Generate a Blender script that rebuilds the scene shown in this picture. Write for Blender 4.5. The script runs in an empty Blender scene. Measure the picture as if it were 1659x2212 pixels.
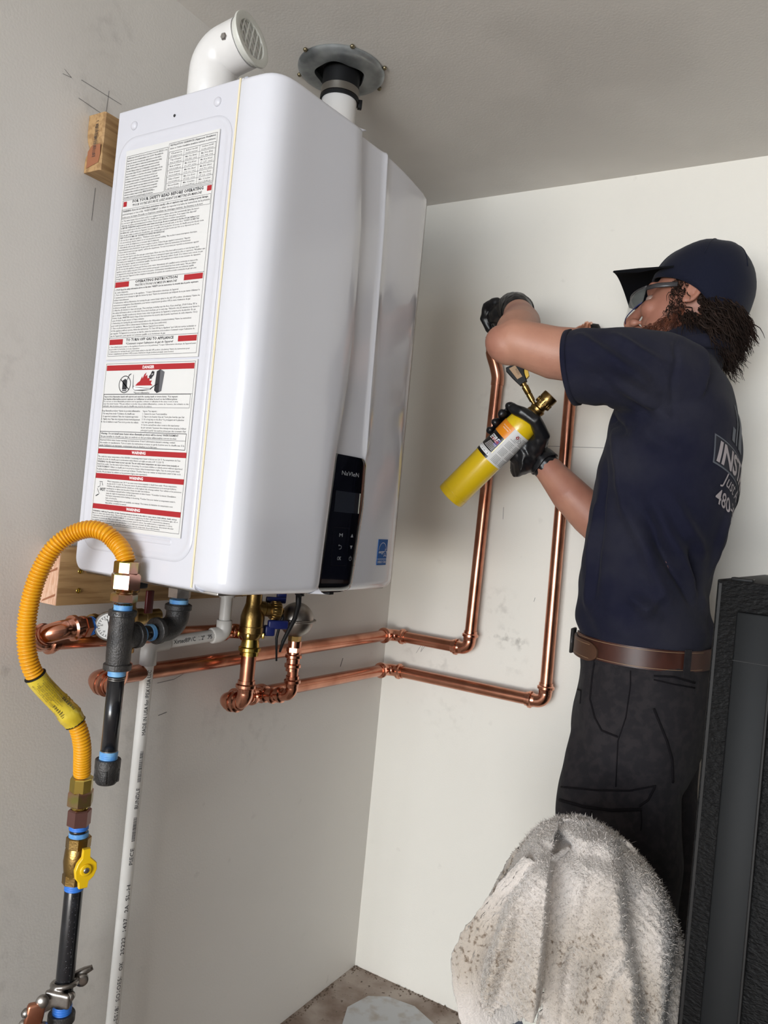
import bpy, bmesh, math, random
import numpy as np
from mathutils import Vector, Matrix
from mathutils.bvhtree import BVHTree
S = bpy.context.scene
COL = S.collection
random.seed(7); rng = np.random.default_rng(7)
A = np.array
# ------------------------------------------------------------------ camera, world, lights, exposure
def unit(v):
    v = A(v, float); return v/np.linalg.norm(v)
CAM = A((1.06308, -1.79539, 1.18220))
cam = bpy.data.cameras.new('camera'); co = bpy.data.objects.new('camera', cam); COL.objects.link(co)
cR, cU, cF = A((.847975, .521531, .094569)), A((-.075670, -.057474, .995475)), A((-.524606, .851295, .009272))
co.matrix_world = Matrix(((cR[0], cU[0], -cF[0], CAM[0]), (cR[1], cU[1], -cF[1], CAM[1]), (cR[2], cU[2], -cF[2], CAM[2]), (0, 0, 0, 1)))
cam.sensor_fit = 'VERTICAL'; cam.sensor_height = 24.0; cam.lens = 1692.95/2212*24.0
cam.clip_start = .02
S.camera = co
w = bpy.data.worlds.new('daylight'); S.world = w; w.use_nodes = True
bg = w.node_tree.nodes['Background']; bg.inputs[0].default_value = (.80, .86, 1.0, 1); bg.inputs[1].default_value = .42
def area(name, loc, tgt, sx, sy, power, color):
    l = bpy.data.lights.new(name, 'AREA'); l.shape = 'RECTANGLE'; l.size = sx; l.size_y = sy; l.energy = power; l.color = color
    o = bpy.data.objects.new(name, l); COL.objects.link(o); o.location = loc
    o.rotation_euler = (Vector(tgt)-Vector(loc)).to_track_quat('-Z', 'Y').to_euler(); return o
area('open_garage_door_sky', (1.1, -6.4, 1.20), (.8, 0, 1.2), 3.0, 1.6, 158, (.76, .87, 1.0))
area('sunlit_driveway_bounce', (1.2, -6.0, .12), (.9, 0, 2.4), 3.0, 1.6, 268, (1.0, .962, .885))
S.view_settings.view_transform = 'Standard'; S.view_settings.look = 'None'; S.view_settings.gamma = 1
S.view_settings.use_curve_mapping = False; S.view_settings.exposure = 0.0

# ------------------------------------------------------------------ materials
def lin(c):
    c = [x/255 for x in c]
    return tuple((x/12.92 if x <= .04045 else ((x+.055)/1.055)**2.4) for x in c)+(1,)
MATS = {}
def mat(name, col, rough=.5, metal=0, col2=None, nscale=8, ndetail=4, thr=(.45, .6), bump=0, bscale=200, coat=0, spec=.5, trans=0, alpha=1, stretch=None, bump2=None, sheen=0):
    m = bpy.data.materials.new(name); m.use_nodes = True; nt = m.node_tree; N = nt.nodes; L = nt.links
    b = N['Principled BSDF']; b.inputs['Base Color'].default_value = lin(col); b.inputs['Roughness'].default_value = rough
    b.inputs['Metallic'].default_value = metal; b.inputs['Specular IOR Level'].default_value = spec
    b.inputs['Coat Weight'].default_value = coat; b.inputs['Coat Roughness'].default_value = .08
    b.inputs['Transmission Weight'].default_value = trans; b.inputs['Alpha'].default_value = alpha
    b.inputs['Sheen Weight'].default_value = sheen
    tc = N.new('ShaderNodeTexCoord'); src = tc.outputs['Object']
    if stretch:
        mp = N.new('ShaderNodeMapping'); mp.inputs['Scale'].default_value = stretch; L.new(src, mp.inputs[0]); src = mp.outputs[0]
    if col2:
        n = N.new('ShaderNodeTexNoise'); n.inputs['Scale'].default_value = nscale; n.inputs['Detail'].default_value = ndetail
        L.new(src, n.inputs['Vector'])
        r = N.new('ShaderNodeValToRGB'); r.color_ramp.elements[0].position = thr[0]; r.color_ramp.elements[1].position = thr[1]
        r.color_ramp.elements[0].color = lin(col); r.color_ramp.elements[1].color = lin(col2)
        L.new(n.outputs['Fac'], r.inputs[0]); L.new(r.outputs[0], b.inputs['Base Color'])
    if bump:
        n = N.new('ShaderNodeTexNoise'); n.inputs['Scale'].default_value = bscale; n.inputs['Detail'].default_value = 3
        L.new(src, n.inputs['Vector'])
        bp = N.new('ShaderNodeBump'); bp.inputs['Strength'].default_value = bump; bp.inputs['Distance'].default_value = .002
        L.new(n.outputs['Fac'], bp.inputs['Height']); L.new(bp.outputs[0], b.inputs['Normal'])
    MATS[name] = m; return m
def wallmat(name, base, dirt, spots):
    """painted drywall: roller relief, faint hand smudges (their places given), fine scuffs"""
    m = mat(name, base, .55, bump=.12, bscale=260, spec=.35); nt = m.node_tree; N = nt.nodes; L = nt.links; b = N['Principled BSDF']
    tc = N['Texture Coordinate']; src = tc.outputs['Object']
    def noise(sc, det=4, vec=None):
        n = N.new('ShaderNodeTexNoise'); n.inputs['Scale'].default_value = sc; n.inputs['Detail'].default_value = det; L.new(vec or src, n.inputs['Vector']); return n.outputs['Fac']
    def mth(op, a, c=None, clamp=False):
        k = N.new('ShaderNodeMath'); k.operation = op; k.use_clamp = clamp
        for i, v in enumerate((a, c)):
            if v is None: continue
            if isinstance(v, (int, float)): k.inputs[i].default_value = v
            else: L.new(v, k.inputs[i])
        return k.outputs[0]
    tot = mth('MULTIPLY', mth('SUBTRACT', noise(2.2, 3), .52, True), .2)
    scuff = mth('MULTIPLY', mth('SUBTRACT', noise(26, 6), .66, True), 2.2, True)
    tot = mth('ADD', tot, mth('MULTIPLY', scuff, mth('MULTIPLY', mth('SUBTRACT', noise(3.1, 2), .45, True), 6, True)))
    sm = None
    for (p, r, s) in spots:
        d = N.new('ShaderNodeVectorMath'); d.operation = 'DISTANCE'; L.new(src, d.inputs[0]); d.inputs[1].default_value = p
        q = mth('MULTIPLY', mth('SUBTRACT', 1, mth('DIVIDE', d.outputs['Value'], r), True), s)
        sm = q if sm is None else mth('MAXIMUM', sm, q)
    if sm is not None:
        tot = mth('ADD', tot, mth('MULTIPLY', sm, mth('MULTIPLY', mth('SUBTRACT', noise(42, 5), .50, True), 2.2, True)), True)
    mx = N.new('ShaderNodeMix'); mx.data_type = 'RGBA'; mx.inputs[6].default_value = lin(base); mx.inputs[7].default_value = lin(dirt)
    L.new(tot, mx.inputs[0]); L.new(mx.outputs[2], b.inputs['Base Color']); return m
mat('white_enamel', (214, 215, 222), .16, spec=.5, coat=.35)
mat('white_enamel_side', (206, 206, 213), .30, spec=.45)
mat('black_gloss', (6, 7, 12), .07, spec=.5, coat=.6)
mat('screen_grey', (34, 38, 46), .18)
mat('key_grey', (150, 154, 160), .5)
mat('white_edge', (205, 208, 196), .4)
mat('paper', (215, 214, 212), .55)
mat('ink', (38, 38, 42), .6)
mat('ink_grey', (92, 92, 96), .6)
mat('red_ink', (164, 26, 34), .5)
mat('white_ink', (240, 240, 240), .5)
mat('blue_sticker', (0, 84, 158), .5, spec=.25)
mat('copper', (206, 146, 120), .27, 1, col2=(164, 104, 80), nscale=16, thr=(.38, .72), bump=.05, bscale=60)
mat('copper_fitting', (222, 160, 134), .18, 1, col2=(184, 122, 98), nscale=22, thr=(.4, .75))
mat('brass', (160, 132, 82), .30, 1, col2=(132, 106, 60), nscale=40, thr=(.35, .7), bump=.15, bscale=300)
mat('bright_brass', (196, 174, 92), .2, 1)
mat('zinc_yellow', (168, 162, 96), .24, 1, col2=(196, 150, 134), nscale=34, thr=(.42, .6))
mat('zinc_bronze', (132, 96, 90), .35, .8)
mat('black_iron', (70, 68, 67), .45, .5, col2=(50, 49, 49), nscale=30, bump=.5, bscale=420)
mat('black_pipe', (26, 27, 31), .22, .1, col2=(40, 41, 46), nscale=40, thr=(.5, .7), coat=.3)
mat('blue_tape', (124, 178, 220), .5, col2=(84, 146, 210), nscale=60, thr=(.4, .6))
mat('blue_tape_dark', (52, 120, 214), .45)
mat('yellow_hose', (228, 162, 20), .36, col2=(220, 152, 16), nscale=9)
mat('yellow_plastic', (236, 192, 20), .35)
mat('yellow_tag', (222, 196, 62), .22, col2=(206, 176, 40), nscale=20, coat=.5)
mat('pvc', (222, 220, 216), .35, col2=(206, 203, 198), nscale=12, thr=(.5, .75))
mat('pvc_grey', (196, 195, 192), .4)
mat('vent_white', (226, 224, 222), .32, col2=(208, 206, 202), nscale=9, thr=(.5, .8))
mat('vent_grille', (206, 206, 198), .4)
mat('galvanised', (176, 181, 182), .36, .7, col2=(112, 116, 118), nscale=18, thr=(.35, .65))
mat('rubber', (16, 16, 18), .55, spec=.3)
mat('steel_band', (150, 146, 140), .35, 1)
mat('steel', (176, 172, 168), .32, 1, col2=(140, 136, 132), nscale=30)
mat('tank_steel', (158, 152, 146), .36, 1, col2=(136, 130, 124), nscale=18)
mat('screw_metal', (140, 130, 104), .4, 1)
mat('blue_handle', (24, 34, 92), .4)
mat('wood', (176, 142, 98), .6, col2=(150, 116, 76), nscale=5, stretch=(26, 2, 26), bump=.2, bscale=30)
mat('wood_end', (200, 166, 120), .65, col2=(178, 138, 94), nscale=9, stretch=(60, 4, 8))
mat('knot', (150, 96, 66), .6)
mat('wood_pale', (214, 176, 150), .65, col2=(196, 150, 120), nscale=9, stretch=(60, 4, 8))
mat('skin', (180, 130, 108), .5, col2=(160, 108, 90), nscale=9, thr=(.4, .62), bump=.12, bscale=400)
mat('glove', (20, 20, 23), .36, bump=.25, bscale=120)
mat('shirt', (25, 26, 42), .9, spec=.12, col2=(45, 45, 54), nscale=7, thr=(.45, .75), bump=.2, bscale=900, sheen=.03)
mat('shirt_print', (158, 150, 152), .75)
mat('shirt_print_dark', (24, 25, 38), .85)
mat('print_grey', (92, 96, 104), .8)
mat('pants', (38, 36, 39), .9, spec=.12, col2=(46, 43, 45), nscale=60, bump=.25, bscale=900, sheen=.03)
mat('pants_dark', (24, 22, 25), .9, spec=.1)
mat('leather', (66, 34, 25), .45, col2=(54, 27, 20), nscale=20)
mat('leather_tab', (78, 52, 37), .5)
mat('stitch', (140, 112, 84), .7)
mat('hair', (50, 37, 31), .65, spec=.2, col2=(34, 24, 20), nscale=60, thr=(.4, .6))
mat('beard', (122, 72, 52), .55, col2=(74, 42, 32), nscale=80, thr=(.4, .6))
mat('cap_navy', (21, 24, 40), .85, spec=.15, bump=.2, bscale=900, sheen=.06)
mat('cap_under', (13, 14, 18), .85, spec=.1)
mat('lens', (190, 196, 192), .06, alpha=.13, spec=.4)
mat('glasses_frame', (60, 58, 60), .3)
mat('cylinder_yellow', (226, 190, 24), .3, coat=.4)
mat('label_orange', (232, 140, 24), .35)
mat('label_black', (22, 20, 22), .3)
mat('label_purple', (74, 64, 130), .35)
mat('label_tan', (176, 142, 104), .5)
mat('bin_white', (206, 206, 196), .5)
mat('dark_cloth', (70, 74, 84), .8)
mat('cabinet_black', (5, 5, 6), .5, spec=.14, bump=.6, bscale=170, stretch=(1, 1, 2.2))
mat('cabinet_strip', (13, 15, 17), .5, spec=.15)
mat('cabinet_edge', (24, 23, 23), .5, spec=.2)
mat('seam_cream', (226, 214, 182), .5)
mat('unseen_wall_grey', (128, 127, 128), .7, col2=(108, 107, 108), nscale=2)  # grey of the unseen right wall, kept dark so it bounces less light
mat('pencil', (110, 108, 108), .8)
mat('boot', (60, 46, 36), .7)
mat('grey_pipe', (92, 94, 98), .5, .3)
mat('hot_red', (66, 12, 12), .5)
mat('eye', (150, 128, 118), .3)
# towel: terry with grime
m = mat('towel', (208, 199, 190), .95, bump=1.0, bscale=330, sheen=.5, spec=.1)
nt = m.node_tree; N = nt.nodes; L = nt.links; b = N['Principled BSDF']; b.inputs['Sheen Roughness'].default_value = .6
tc = N['Texture Coordinate']
n1 = N.new('ShaderNodeTexNoise'); n1.inputs['Scale'].default_value = 7; n1.inputs['Detail'].default_value = 6; L.new(tc.outputs['Object'], n1.inputs['Vector'])
n2 = N.new('ShaderNodeTexNoise'); n2.inputs['Scale'].default_value = 150; n2.inputs['Detail'].default_value = 3; L.new(tc.outputs['Object'], n2.inputs['Vector'])
r1 = N.new('ShaderNodeValToRGB'); r1.color_ramp.elements[0].position = .36; r1.color_ramp.elements[1].position = .62
r1.color_ramp.elements[0].color = lin((208, 200, 194)); r1.color_ramp.elements[1].color = lin((178, 167, 155)); L.new(n1.outputs['Fac'], r1.inputs[0])
mu = N.new('ShaderNodeMath'); mu.operation = 'MULTIPLY'; L.new(n1.outputs['Fac'], mu.inputs[0]); L.new(n2.outputs['Fac'], mu.inputs[1])
r2 = N.new('ShaderNodeValToRGB'); r2.color_ramp.elements[0].position = .33; r2.color_ramp.elements[1].position = .42
r2.color_ramp.elements[0].color = (0, 0, 0, 1); r2.color_ramp.elements[1].color = (1, 1, 1, 1); L.new(mu.outputs[0], r2.inputs[0])
mx = N.new('ShaderNodeMix'); mx.data_type = 'RGBA'; L.new(r2.outputs[0], mx.inputs[0]); L.new(r1.outputs[0], mx.inputs[6]); mx.inputs[7].default_value = lin((112, 96, 80))
L.new(mx.outputs[2], b.inputs['Base Color'])
# concrete
m = mat('concrete', (158, 142, 130), .85, bump=.6, bscale=60)
nt = m.node_tree; N = nt.nodes; L = nt.links; b = N['Principled BSDF']; tc = N['Texture Coordinate']
n1 = N.new('ShaderNodeTexNoise'); n1.inputs['Scale'].default_value = 9; n1.inputs['Detail'].default_value = 8; L.new(tc.outputs['Object'], n1.inputs['Vector'])
r1 = N.new('ShaderNodeValToRGB'); e = r1.color_ramp.elements; e[0].position = .38; e[0].color = lin((128, 110, 98)); e[1].position = .66; e[1].color = lin((178, 166, 156)); L.new(n1.outputs['Fac'], r1.inputs[0])
n2 = N.new('ShaderNodeTexNoise'); n2.inputs['Scale'].default_value = 70; n2.inputs['Detail'].default_value = 5; L.new(tc.outputs['Object'], n2.inputs['Vector'])
r2 = N.new('ShaderNodeValToRGB'); e = r2.color_ramp.elements; e[0].position = .62; e[0].color = (0, 0, 0, 1); e[1].position = .7; e[1].color = (1, 1, 1, 1); L.new(n2.outputs['Fac'], r2.inputs[0])
mx = N.new('ShaderNodeMix'); mx.data_type = 'RGBA'; L.new(r2.outputs[0], mx.inputs[0]); L.new(r1.outputs[0], mx.inputs[6]); mx.inputs[7].default_value = lin((86, 72, 62)); L.new(mx.outputs[2], b.inputs['Base Color'])
mat('floor_paint', (190, 192, 194), .6, col2=(168, 160, 152), nscale=24, thr=(.5, .7))
mat('debris', (92, 76, 62), .9)
mat('ceiling_paint', (218, 214, 208), .7, bump=.15, bscale=220, col2=(210, 206, 200), nscale=3)
wallmat('wall_left_paint', (222, 218, 212), (128, 122, 118), [((0, -1.02, 1.9), .09, .5), ((0, -1.03, 1.78), .07, .6), ((0, -.85, .75), .12, .6), ((0, -.5, .72), .1, .5), ((0, -1.12, .55), .12, .7), ((0, -1.1, .43), .13, .8), ((0, -.62, .76), .08, .5), ((0, -1.14, 1.35), .1, .4), ((0, -.9, .35), .15, .4), ((0, -1.16, 1.1), .08, .4)])
wallmat('wall_back_paint', (232, 228, 219), (140, 134, 126), [((.335, 0, .925), .035, 2.2), ((.372, 0, .918), .028, 2.0), ((.30, 0, .93), .02, 1.8), ((.31, 0, 1.0), .06, .8), ((.62, 0, 1.64), .09, .7), ((.56, 0, 1.58), .06, .7), ((.3, 0, 1.52), .07, .5), ((.17, 0, .83), .06, .7), ((.08, 0, .86), .05, .6), ((.37, 0, .86), .06, .4), ((.2, 0, .72), .1, .35), ((.42, 0, 1.35), .06, .5), ((.24, 0, 1.5), .05, .5)])

# ------------------------------------------------------------------ mesh helpers
class MB:
    def __init__(s): s.v = []; s.f = []; s.n = 0
    def add(s, v, f):
        v = np.asarray(v, float).reshape(-1, 3); s.v.append(v); o = s.n; s.n += len(v)
        s.f.extend([tuple(i+o for i in q) for q in f]); return s
    def mesh(s, name='mesh', smooth=True):
        me = bpy.data.meshes.new(name); me.from_pydata(np.vstack(s.v).tolist() if s.v else [], [], s.f); me.update()
        if smooth: me.shade_smooth()
        return me
def basis(d):
    d = unit(d); a = A((0, 0, 1.)) if abs(d[2]) < .9 else A((1., 0, 0)); u = unit(np.cross(a, d)); return u, np.cross(d, u), d
def rings(mb, R, caps=True, closed=True):
    """R: list of equal-length point rings"""
    n = len(R[0]); V = np.vstack(R); F = []
    for i in range(len(R)-1):
        for j in range(n if closed else n-1):
            k = (j+1) % n; F.append((i*n+j, i*n+k, (i+1)*n+k, (i+1)*n+j))
    if caps: F.append(tuple(range(n-1, -1, -1))); F.append(tuple((len(R)-1)*n+j for j in range(n)))
    return mb.add(V, F)
def sweep(mb, P, rad, n=16, ell=None, caps=True, up=None):
    """tube through P; rad scalar/list; ell=(a list) scales the first axis"""
    P = [A(p, float) for p in P]; m = len(P); rad = [rad]*m if np.isscalar(rad) else rad
    T = [unit(P[min(i+1, m-1)]-P[max(i-1, 0)]) if np.linalg.norm(P[min(i+1, m-1)]-P[max(i-1, 0)]) > 1e-9 else None for i in range(m)]
    for i in range(m):
        if T[i] is None: T[i] = T[i-1] if i and T[i-1] is not None else A((0, 0, 1.))
    u = basis(T[0])[0] if up is None else unit(up-np.dot(up, T[0])*T[0]); R = []
    for i in range(m):
        u = unit(u-np.dot(u, T[i])*T[i]); v = np.cross(T[i], u); e = 1 if ell is None else ell[i]
        t = np.arange(n)*2*math.pi/n
        R.append(P[i]+rad[i]*(e*np.cos(t)[:, None]*u+np.sin(t)[:, None]*v))
    return rings(mb, R, caps)
def lathe(mb, c, d, prof, n=32, caps=True, up=None):
    """prof: [(s, r)] along direction d from c"""
    u, v, d = basis(d); c = A(c, float); t = np.arange(n)*2*math.pi/n
    return rings(mb, [c+d*s_+max(r, 1e-5)*(np.cos(t)[:, None]*u+np.sin(t)[:, None]*v) for s_, r in prof], caps)
def box(mb, a, b, bev=0):
    a, b = np.minimum(a, b).astype(float), np.maximum(a, b).astype(float)
    if bev <= 0:
        V = [(x, y, z) for x in (a[0], b[0]) for y in (a[1], b[1]) for z in (a[2], b[2])]
        return mb.add(V, [(0, 1, 3, 2), (4, 6, 7, 5), (0, 4, 5, 1), (2, 3, 7, 6), (0, 2, 6, 4), (1, 5, 7, 3)])
    bm = bmesh.new(); bmesh.ops.create_cube(bm, size=1)
    for q in bm.verts: q.co = Vector([(a[i]+b[i])/2+q.co[i]*(b[i]-a[i]) for i in range(3)])
    bmesh.ops.bevel(bm, geom=bm.edges[:], offset=bev, segments=2, affect='EDGES', profile=.5)
    bm.verts.index_update(); V = [tuple(q.co) for q in bm.verts]; F = [tuple(x.index for x in f.verts) for f in bm.faces]; bm.free()
    return mb.add(V, F)
def obox(mb, c, ax, half, bev=.0):
    t = MB(); box(t, -A(half, float), A(half, float), bev); V = np.vstack(t.v); M3 = A([unit(a) for a in ax])
    return mb.add(A(c, float)+V@M3, t.f)
def ellipsoid(mb, c, ax, rad, n=24, m=16):
    M3 = A([unit(a) for a in ax]); c = A(c, float); V = [c+M3[2]*rad[2]]
    F = []
    for i in range(1, m):
        th = math.pi*i/m
        for j in range(n):
            ph = 2*math.pi*j/n
            V.append(c+M3[0]*rad[0]*math.sin(th)*math.cos(ph)+M3[1]*rad[1]*math.sin(th)*math.sin(ph)+M3[2]*rad[2]*math.cos(th))
    V.append(c-M3[2]*rad[2]); l = len(V)-1
    for j in range(n):
        k = (j+1) % n; F.append((0, 1+j, 1+k)); F.append((l, l-n+k, l-n+j))
        for i in range(m-2): F.append((1+i*n+j, 1+(i+1)*n+j, 1+(i+1)*n+k, 1+i*n+k))
    return mb.add(V, F)
def hexprof(mb, c, d, prof, rot=0, n=6):
    u, v, d = basis(d); c = A(c, float); t = np.arange(n)*2*math.pi/n+rot
    return rings(mb, [c+d*s_+r*(np.cos(t)[:, None]*u+np.sin(t)[:, None]*v) for s_, r in prof])
def obj(name, mb, m, parent=None, label=None, cat=None, group=None, kind=None, smooth=True, sharp=None):
    me = mb if isinstance(mb, bpy.types.Mesh) else mb.mesh(name, smooth)
    o = bpy.data.objects.new(name, me); COL.objects.link(o)
    for q in (m if isinstance(m, (list, tuple)) else [m]): me.materials.append(MATS[q])
    if sharp is not None and smooth: me.set_sharp_from_angle(angle=math.radians(sharp))
    if parent is not None:
        o.parent = parent; p = parent
        if p.type == 'EMPTY': o.location = -p.location
    tag(o, label, cat, group, kind); return o
def tag(o, label=None, cat=None, group=None, kind=None):
    for k, v in (('label', label), ('category', cat), ('group', group), ('kind', kind)):
        if v: o[k] = v
    return o
def thing(name, label, cat, loc, group=None):
    o = bpy.data.objects.new(name, None); COL.objects.link(o); o.location = loc; o.empty_display_size = .05
    return tag(o, label, cat, group)
def fillet(P, rb, n=10):
    """corner arcs of polyline P; returns straight spans and arcs"""
    P = [A(p, float) for p in P]; spans = []; arcs = []; cur = P[0]
    for i in range(1, len(P)-1):
        a, b = unit(P[i-1]-P[i]), unit(P[i+1]-P[i]); ang = math.acos(np.clip(np.dot(a, b), -1, 1)); t = rb/math.tan(ang/2)
        p0, p1 = P[i]+a*t, P[i]+b*t; c = P[i]+unit(a+b)*(rb/math.sin(ang/2)); arc = []
        v0, v1 = p0-c, p1-c; om = math.acos(np.clip(np.dot(unit(v0), unit(v1)), -1, 1))
        for k in range(n+1):
            s_ = k/n; arc.append(c+(math.sin((1-s_)*om)*v0+math.sin(s_*om)*v1)/math.sin(om))
        spans.append((cur, p0)); arcs.append((arc, a, b)); cur = p1
    spans.append((cur, P[-1])); return spans, arcs
R1 = .0142
def elbow(name, arc, a, b, r, parent, L1=.024, mt='copper_fitting'):
    """press-type elbow: socket, bead and collar at both ends"""
    pts = []; rr = []
    prof = [(L1, r+.0005), (L1, r+.0022), (L1-.006, r+.0022), (L1-.008, r+.0056), (L1-.0135, r+.0056), (L1-.0155, r+.0022), (L1-.020, r+.0016), (L1-.0225, r+.0008)]
    for s_, q in prof: pts.append(arc[0]+a*s_); rr.append(q)
    for p in arc: pts.append(p); rr.append(r+.001)
    for s_, q in reversed(prof): pts.append(arc[-1]+b*s_); rr.append(q)
    mb = MB(); sweep_fixed(mb, pts, rr, 24); return obj(name, mb, mt, parent, sharp=50)
def sweep_fixed(mb, P, rad, n):
    """sweep that tolerates coincident points (steps in radius)"""
    P = [A(p, float) for p in P]; m = len(P); T = []
    for i in range(m):
        j, k = i, i
        while k < m-1 and np.linalg.norm(P[k]-P[i]) < 1e-6: k += 1
        while j > 0 and np.linalg.norm(P[j]-P[i]) < 1e-6: j -= 1
        T.append(unit(P[k]-P[j]))
    u = basis(T[0])[0]; R = []; t = np.arange(n)*2*math.pi/n
    for i in range(m):
        u = unit(u-np.dot(u, T[i])*T[i]); v = np.cross(T[i], u)
        R.append(P[i]+rad[i]*(np.cos(t)[:, None]*u+np.sin(t)[:, None]*v))
    return rings(mb, R)
def coupling(name, c, d, r, L0, parent, mt='copper_fitting'):
    h = L0/2; mb = MB(); pr = [(-h, r+.0005), (-h, r+.0022), (-h+.006, r+.0022), (-h+.008, r+.0054), (-h+.0135, r+.0054), (-h+.0155, r+.002)]
    pr = pr+[(-s_, q) for s_, q in reversed(pr)]; lathe(mb, c, d, pr, 24); return obj(name, mb, mt, parent, sharp=50)
def copper_run(P, r, rb, parent, mt='copper'):
    sp, ar = fillet(P, rb)
    for a, b in sp:
        if np.linalg.norm(b-a) < .004: continue
        mb = MB(); n = max(2, int(np.linalg.norm(b-a)/.05)); sweep(mb, [a+(b-a)*i/n for i in range(n+1)], r, 24); obj('pipe', mb, mt, parent, sharp=50)
    for arc, a, b in ar: elbow('elbow', arc, a, b, r, parent)
# text: builtin font -> 2D mesh (numpy)
TXT = {}
def text2d(s, res=2, shear=0, bold=0):
    k = (s, res, shear, bold)
    if k in TXT: return TXT[k]
    cu = bpy.data.curves.new('t', 'FONT'); cu.body = s; cu.size = 1; cu.resolution_u = res; cu.shear = shear; cu.offset = bold
    o = bpy.data.objects.new('t', cu); COL.objects.link(o); dg = bpy.context.evaluated_depsgraph_get(); dg.update()
    me = bpy.data.meshes.new_from_object(o.evaluated_get(dg)); V = A([v.co[:] for v in me.vertices]); F = [tuple(p.vertices) for p in me.polygons]
    bpy.data.meshes.remove(me); bpy.data.objects.remove(o); bpy.data.curves.remove(cu); TXT[k] = (V, F); return V, F
def catmull(P, m):
    P = [A(p, float) for p in P]; P = [2*P[0]-P[1]]+P+[2*P[-1]-P[-2]]; o = []
    for i in range(1, len(P)-2):
        for k in range(m):
            t = k/m; o.append(.5*((2*P[i])+(-P[i-1]+P[i+1])*t+(2*P[i-1]-5*P[i]+4*P[i+1]-P[i+2])*t*t+(-P[i-1]+3*P[i]-3*P[i+1]+P[i+2])*t**3))
    o.append(P[-2]); return o
def put_text(mb, s, fn, x0, y0, h, width=None, align='l', shear=0, bold=0, res=2):
    """cap height h, baseline y0, fitted to width; fn maps (x, y) arrays to 3D"""
    V, F = text2d(s, res, shear, bold)
    if len(V) == 0: return
    sc = h/.70; x = V[:, 0]*sc; y = V[:, 1]*sc; w0 = x.max()-x.min(); x = x-x.min()
    if width: x = x*width/w0; w0 = width
    x = x+(x0 if align == 'l' else x0-w0/2 if align == 'c' else x0-w0); mb.add(fn(x, y+y0), F)
def rect(mb, fn, x0, y0, x1, y1, n=1):
    xs = np.linspace(x0, x1, n+1); X = np.concatenate([xs, xs]); Y = np.concatenate([np.full(n+1, y0), np.full(n+1, y1)])
    mb.add(fn(X, Y), [(i, i+1, n+2+i, n+1+i) for i in range(n)])
def frame(mb, fn, x0, y0, x1, y1, t):
    for q in ((x0, y0, x1, y0+t), (x0, y1-t, x1, y1), (x0, y0, x0+t, y1), (x1-t, y0, x1, y1)): rect(mb, fn, *q)
def poly(mb, fn, pts):
    p = A(pts, float); mb.add(fn(p[:, 0], p[:, 1]), [tuple(range(len(p)))])
def plane_fn(o, u, v):
    o, u, v = A(o, float), A(u, float), A(v, float); return lambda x, y: o+np.outer(x, u)+np.outer(y, v)
def remesh(mb, voxel, smooth=4, fac=.5):
    me = mb.mesh('tmp'); o = bpy.data.objects.new('tmp', me); COL.objects.link(o)
    md = o.modifiers.new('r', 'REMESH'); md.mode = 'VOXEL'; md.voxel_size = voxel
    if smooth: sm = o.modifiers.new('s', 'SMOOTH'); sm.iterations = smooth; sm.factor = fac
    dg = bpy.context.evaluated_depsgraph_get(); dg.update(); r = bpy.data.meshes.new_from_object(o.evaluated_get(dg))
    bpy.data.objects.remove(o); bpy.data.meshes.remove(me); r.shade_smooth(); return r
def getv(me):
    a = np.empty(len(me.vertices)*3); me.vertices.foreach_get('co', a); return a.reshape(-1, 3)
def getn(me):
    a = np.empty(len(me.vertices)*3); me.vertices.foreach_get('normal', a); return a.reshape(-1, 3)
def setv(me, V): me.vertices.foreach_set('co', V.ravel()); me.update()

# ================================================================== SETTING
H = 2.0265
def slab(name, a, b, m):
    mb = MB(); box(mb, a, b); return obj(name, mb, m, kind='structure', smooth=False)
slab('floor', (-.15, -6.6, -.1), (2.8, .15, 0), 'concrete')
slab('ceiling', (-.15, -6.6, H), (2.8, .15, H+.1), 'ceiling_paint')
wall_left = slab('wall_left', (-.12, -6.6, 0), (0, 0, H), 'wall_left_paint')
slab('wall_right_unseen', (2.8, -6.6, 0), (2.92, .15, H), 'unseen_wall_grey')  # out of view, added to hold back light from the right
wall_back = slab('wall_back', (-.12, 0, 0), (2.8, .12, H), 'wall_back_paint')
def mark(parent, pts, wd, axis, name='pencil_mark'):
    """thin pencil line drawn on a wall: a ribbon .3 mm proud"""
    mb = MB(); P = A(pts, float)
    for a, b in zip(P[:-1], P[1:]):
        d = unit(b-a); nrm = A((1., 0, 0)) if axis == 'x' else A((0, -1., 0)); s_ = np.cross(nrm, d)*wd/2; o_ = nrm*.0004
        mb.add([a-s_+o_, b-s_+o_, b+s_+o_, a+s_+o_], [(0, 1, 2, 3)])
    return obj(name, mb, 'pencil', parent, smooth=False)
mark(wall_left, [(0, -1.06, 1.8025), (0, -.985, 1.8025)], .0008, 'x')
mark(wall_left, [(0, -1.062, 1.774), (0, -1.02, 1.771)], .0008, 'x')
mark(wall_left, [(0, -1.012, 1.765), (0, -1.010, 1.812)], .0008, 'x')
mark(wall_left, [(0, -1.0175, 1.655), (0, -1.0185, 1.603)], .0008, 'x')
mark(wall_left, [(0, -1.092, 1.795), (0, -1.077, 1.797), (0, -1.09, 1.803)], .0007, 'x')
mark(wall_left, [(0, -.79, .85), (0, -.75, .852), (0, -.70, .868)], .001, 'x')
mark(wall_left, [(0, -.67, .86), (0, -.64, .868)], .001, 'x')
mark(wall_left, [(0, -.78, .79), (0, -.76, .793)], .0015, 'x')
mark(wall_left, [(0, -.205, .815), (0, -.197, .835)], .003, 'x')
mark(wall_back, [(.225, 0, 1.394), (.55, 0, 1.394)], .0009, 'y')
mark(wall_back, [(.30, 0, 1.24), (.301, 0, 1.21)], .001, 'y')
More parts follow.
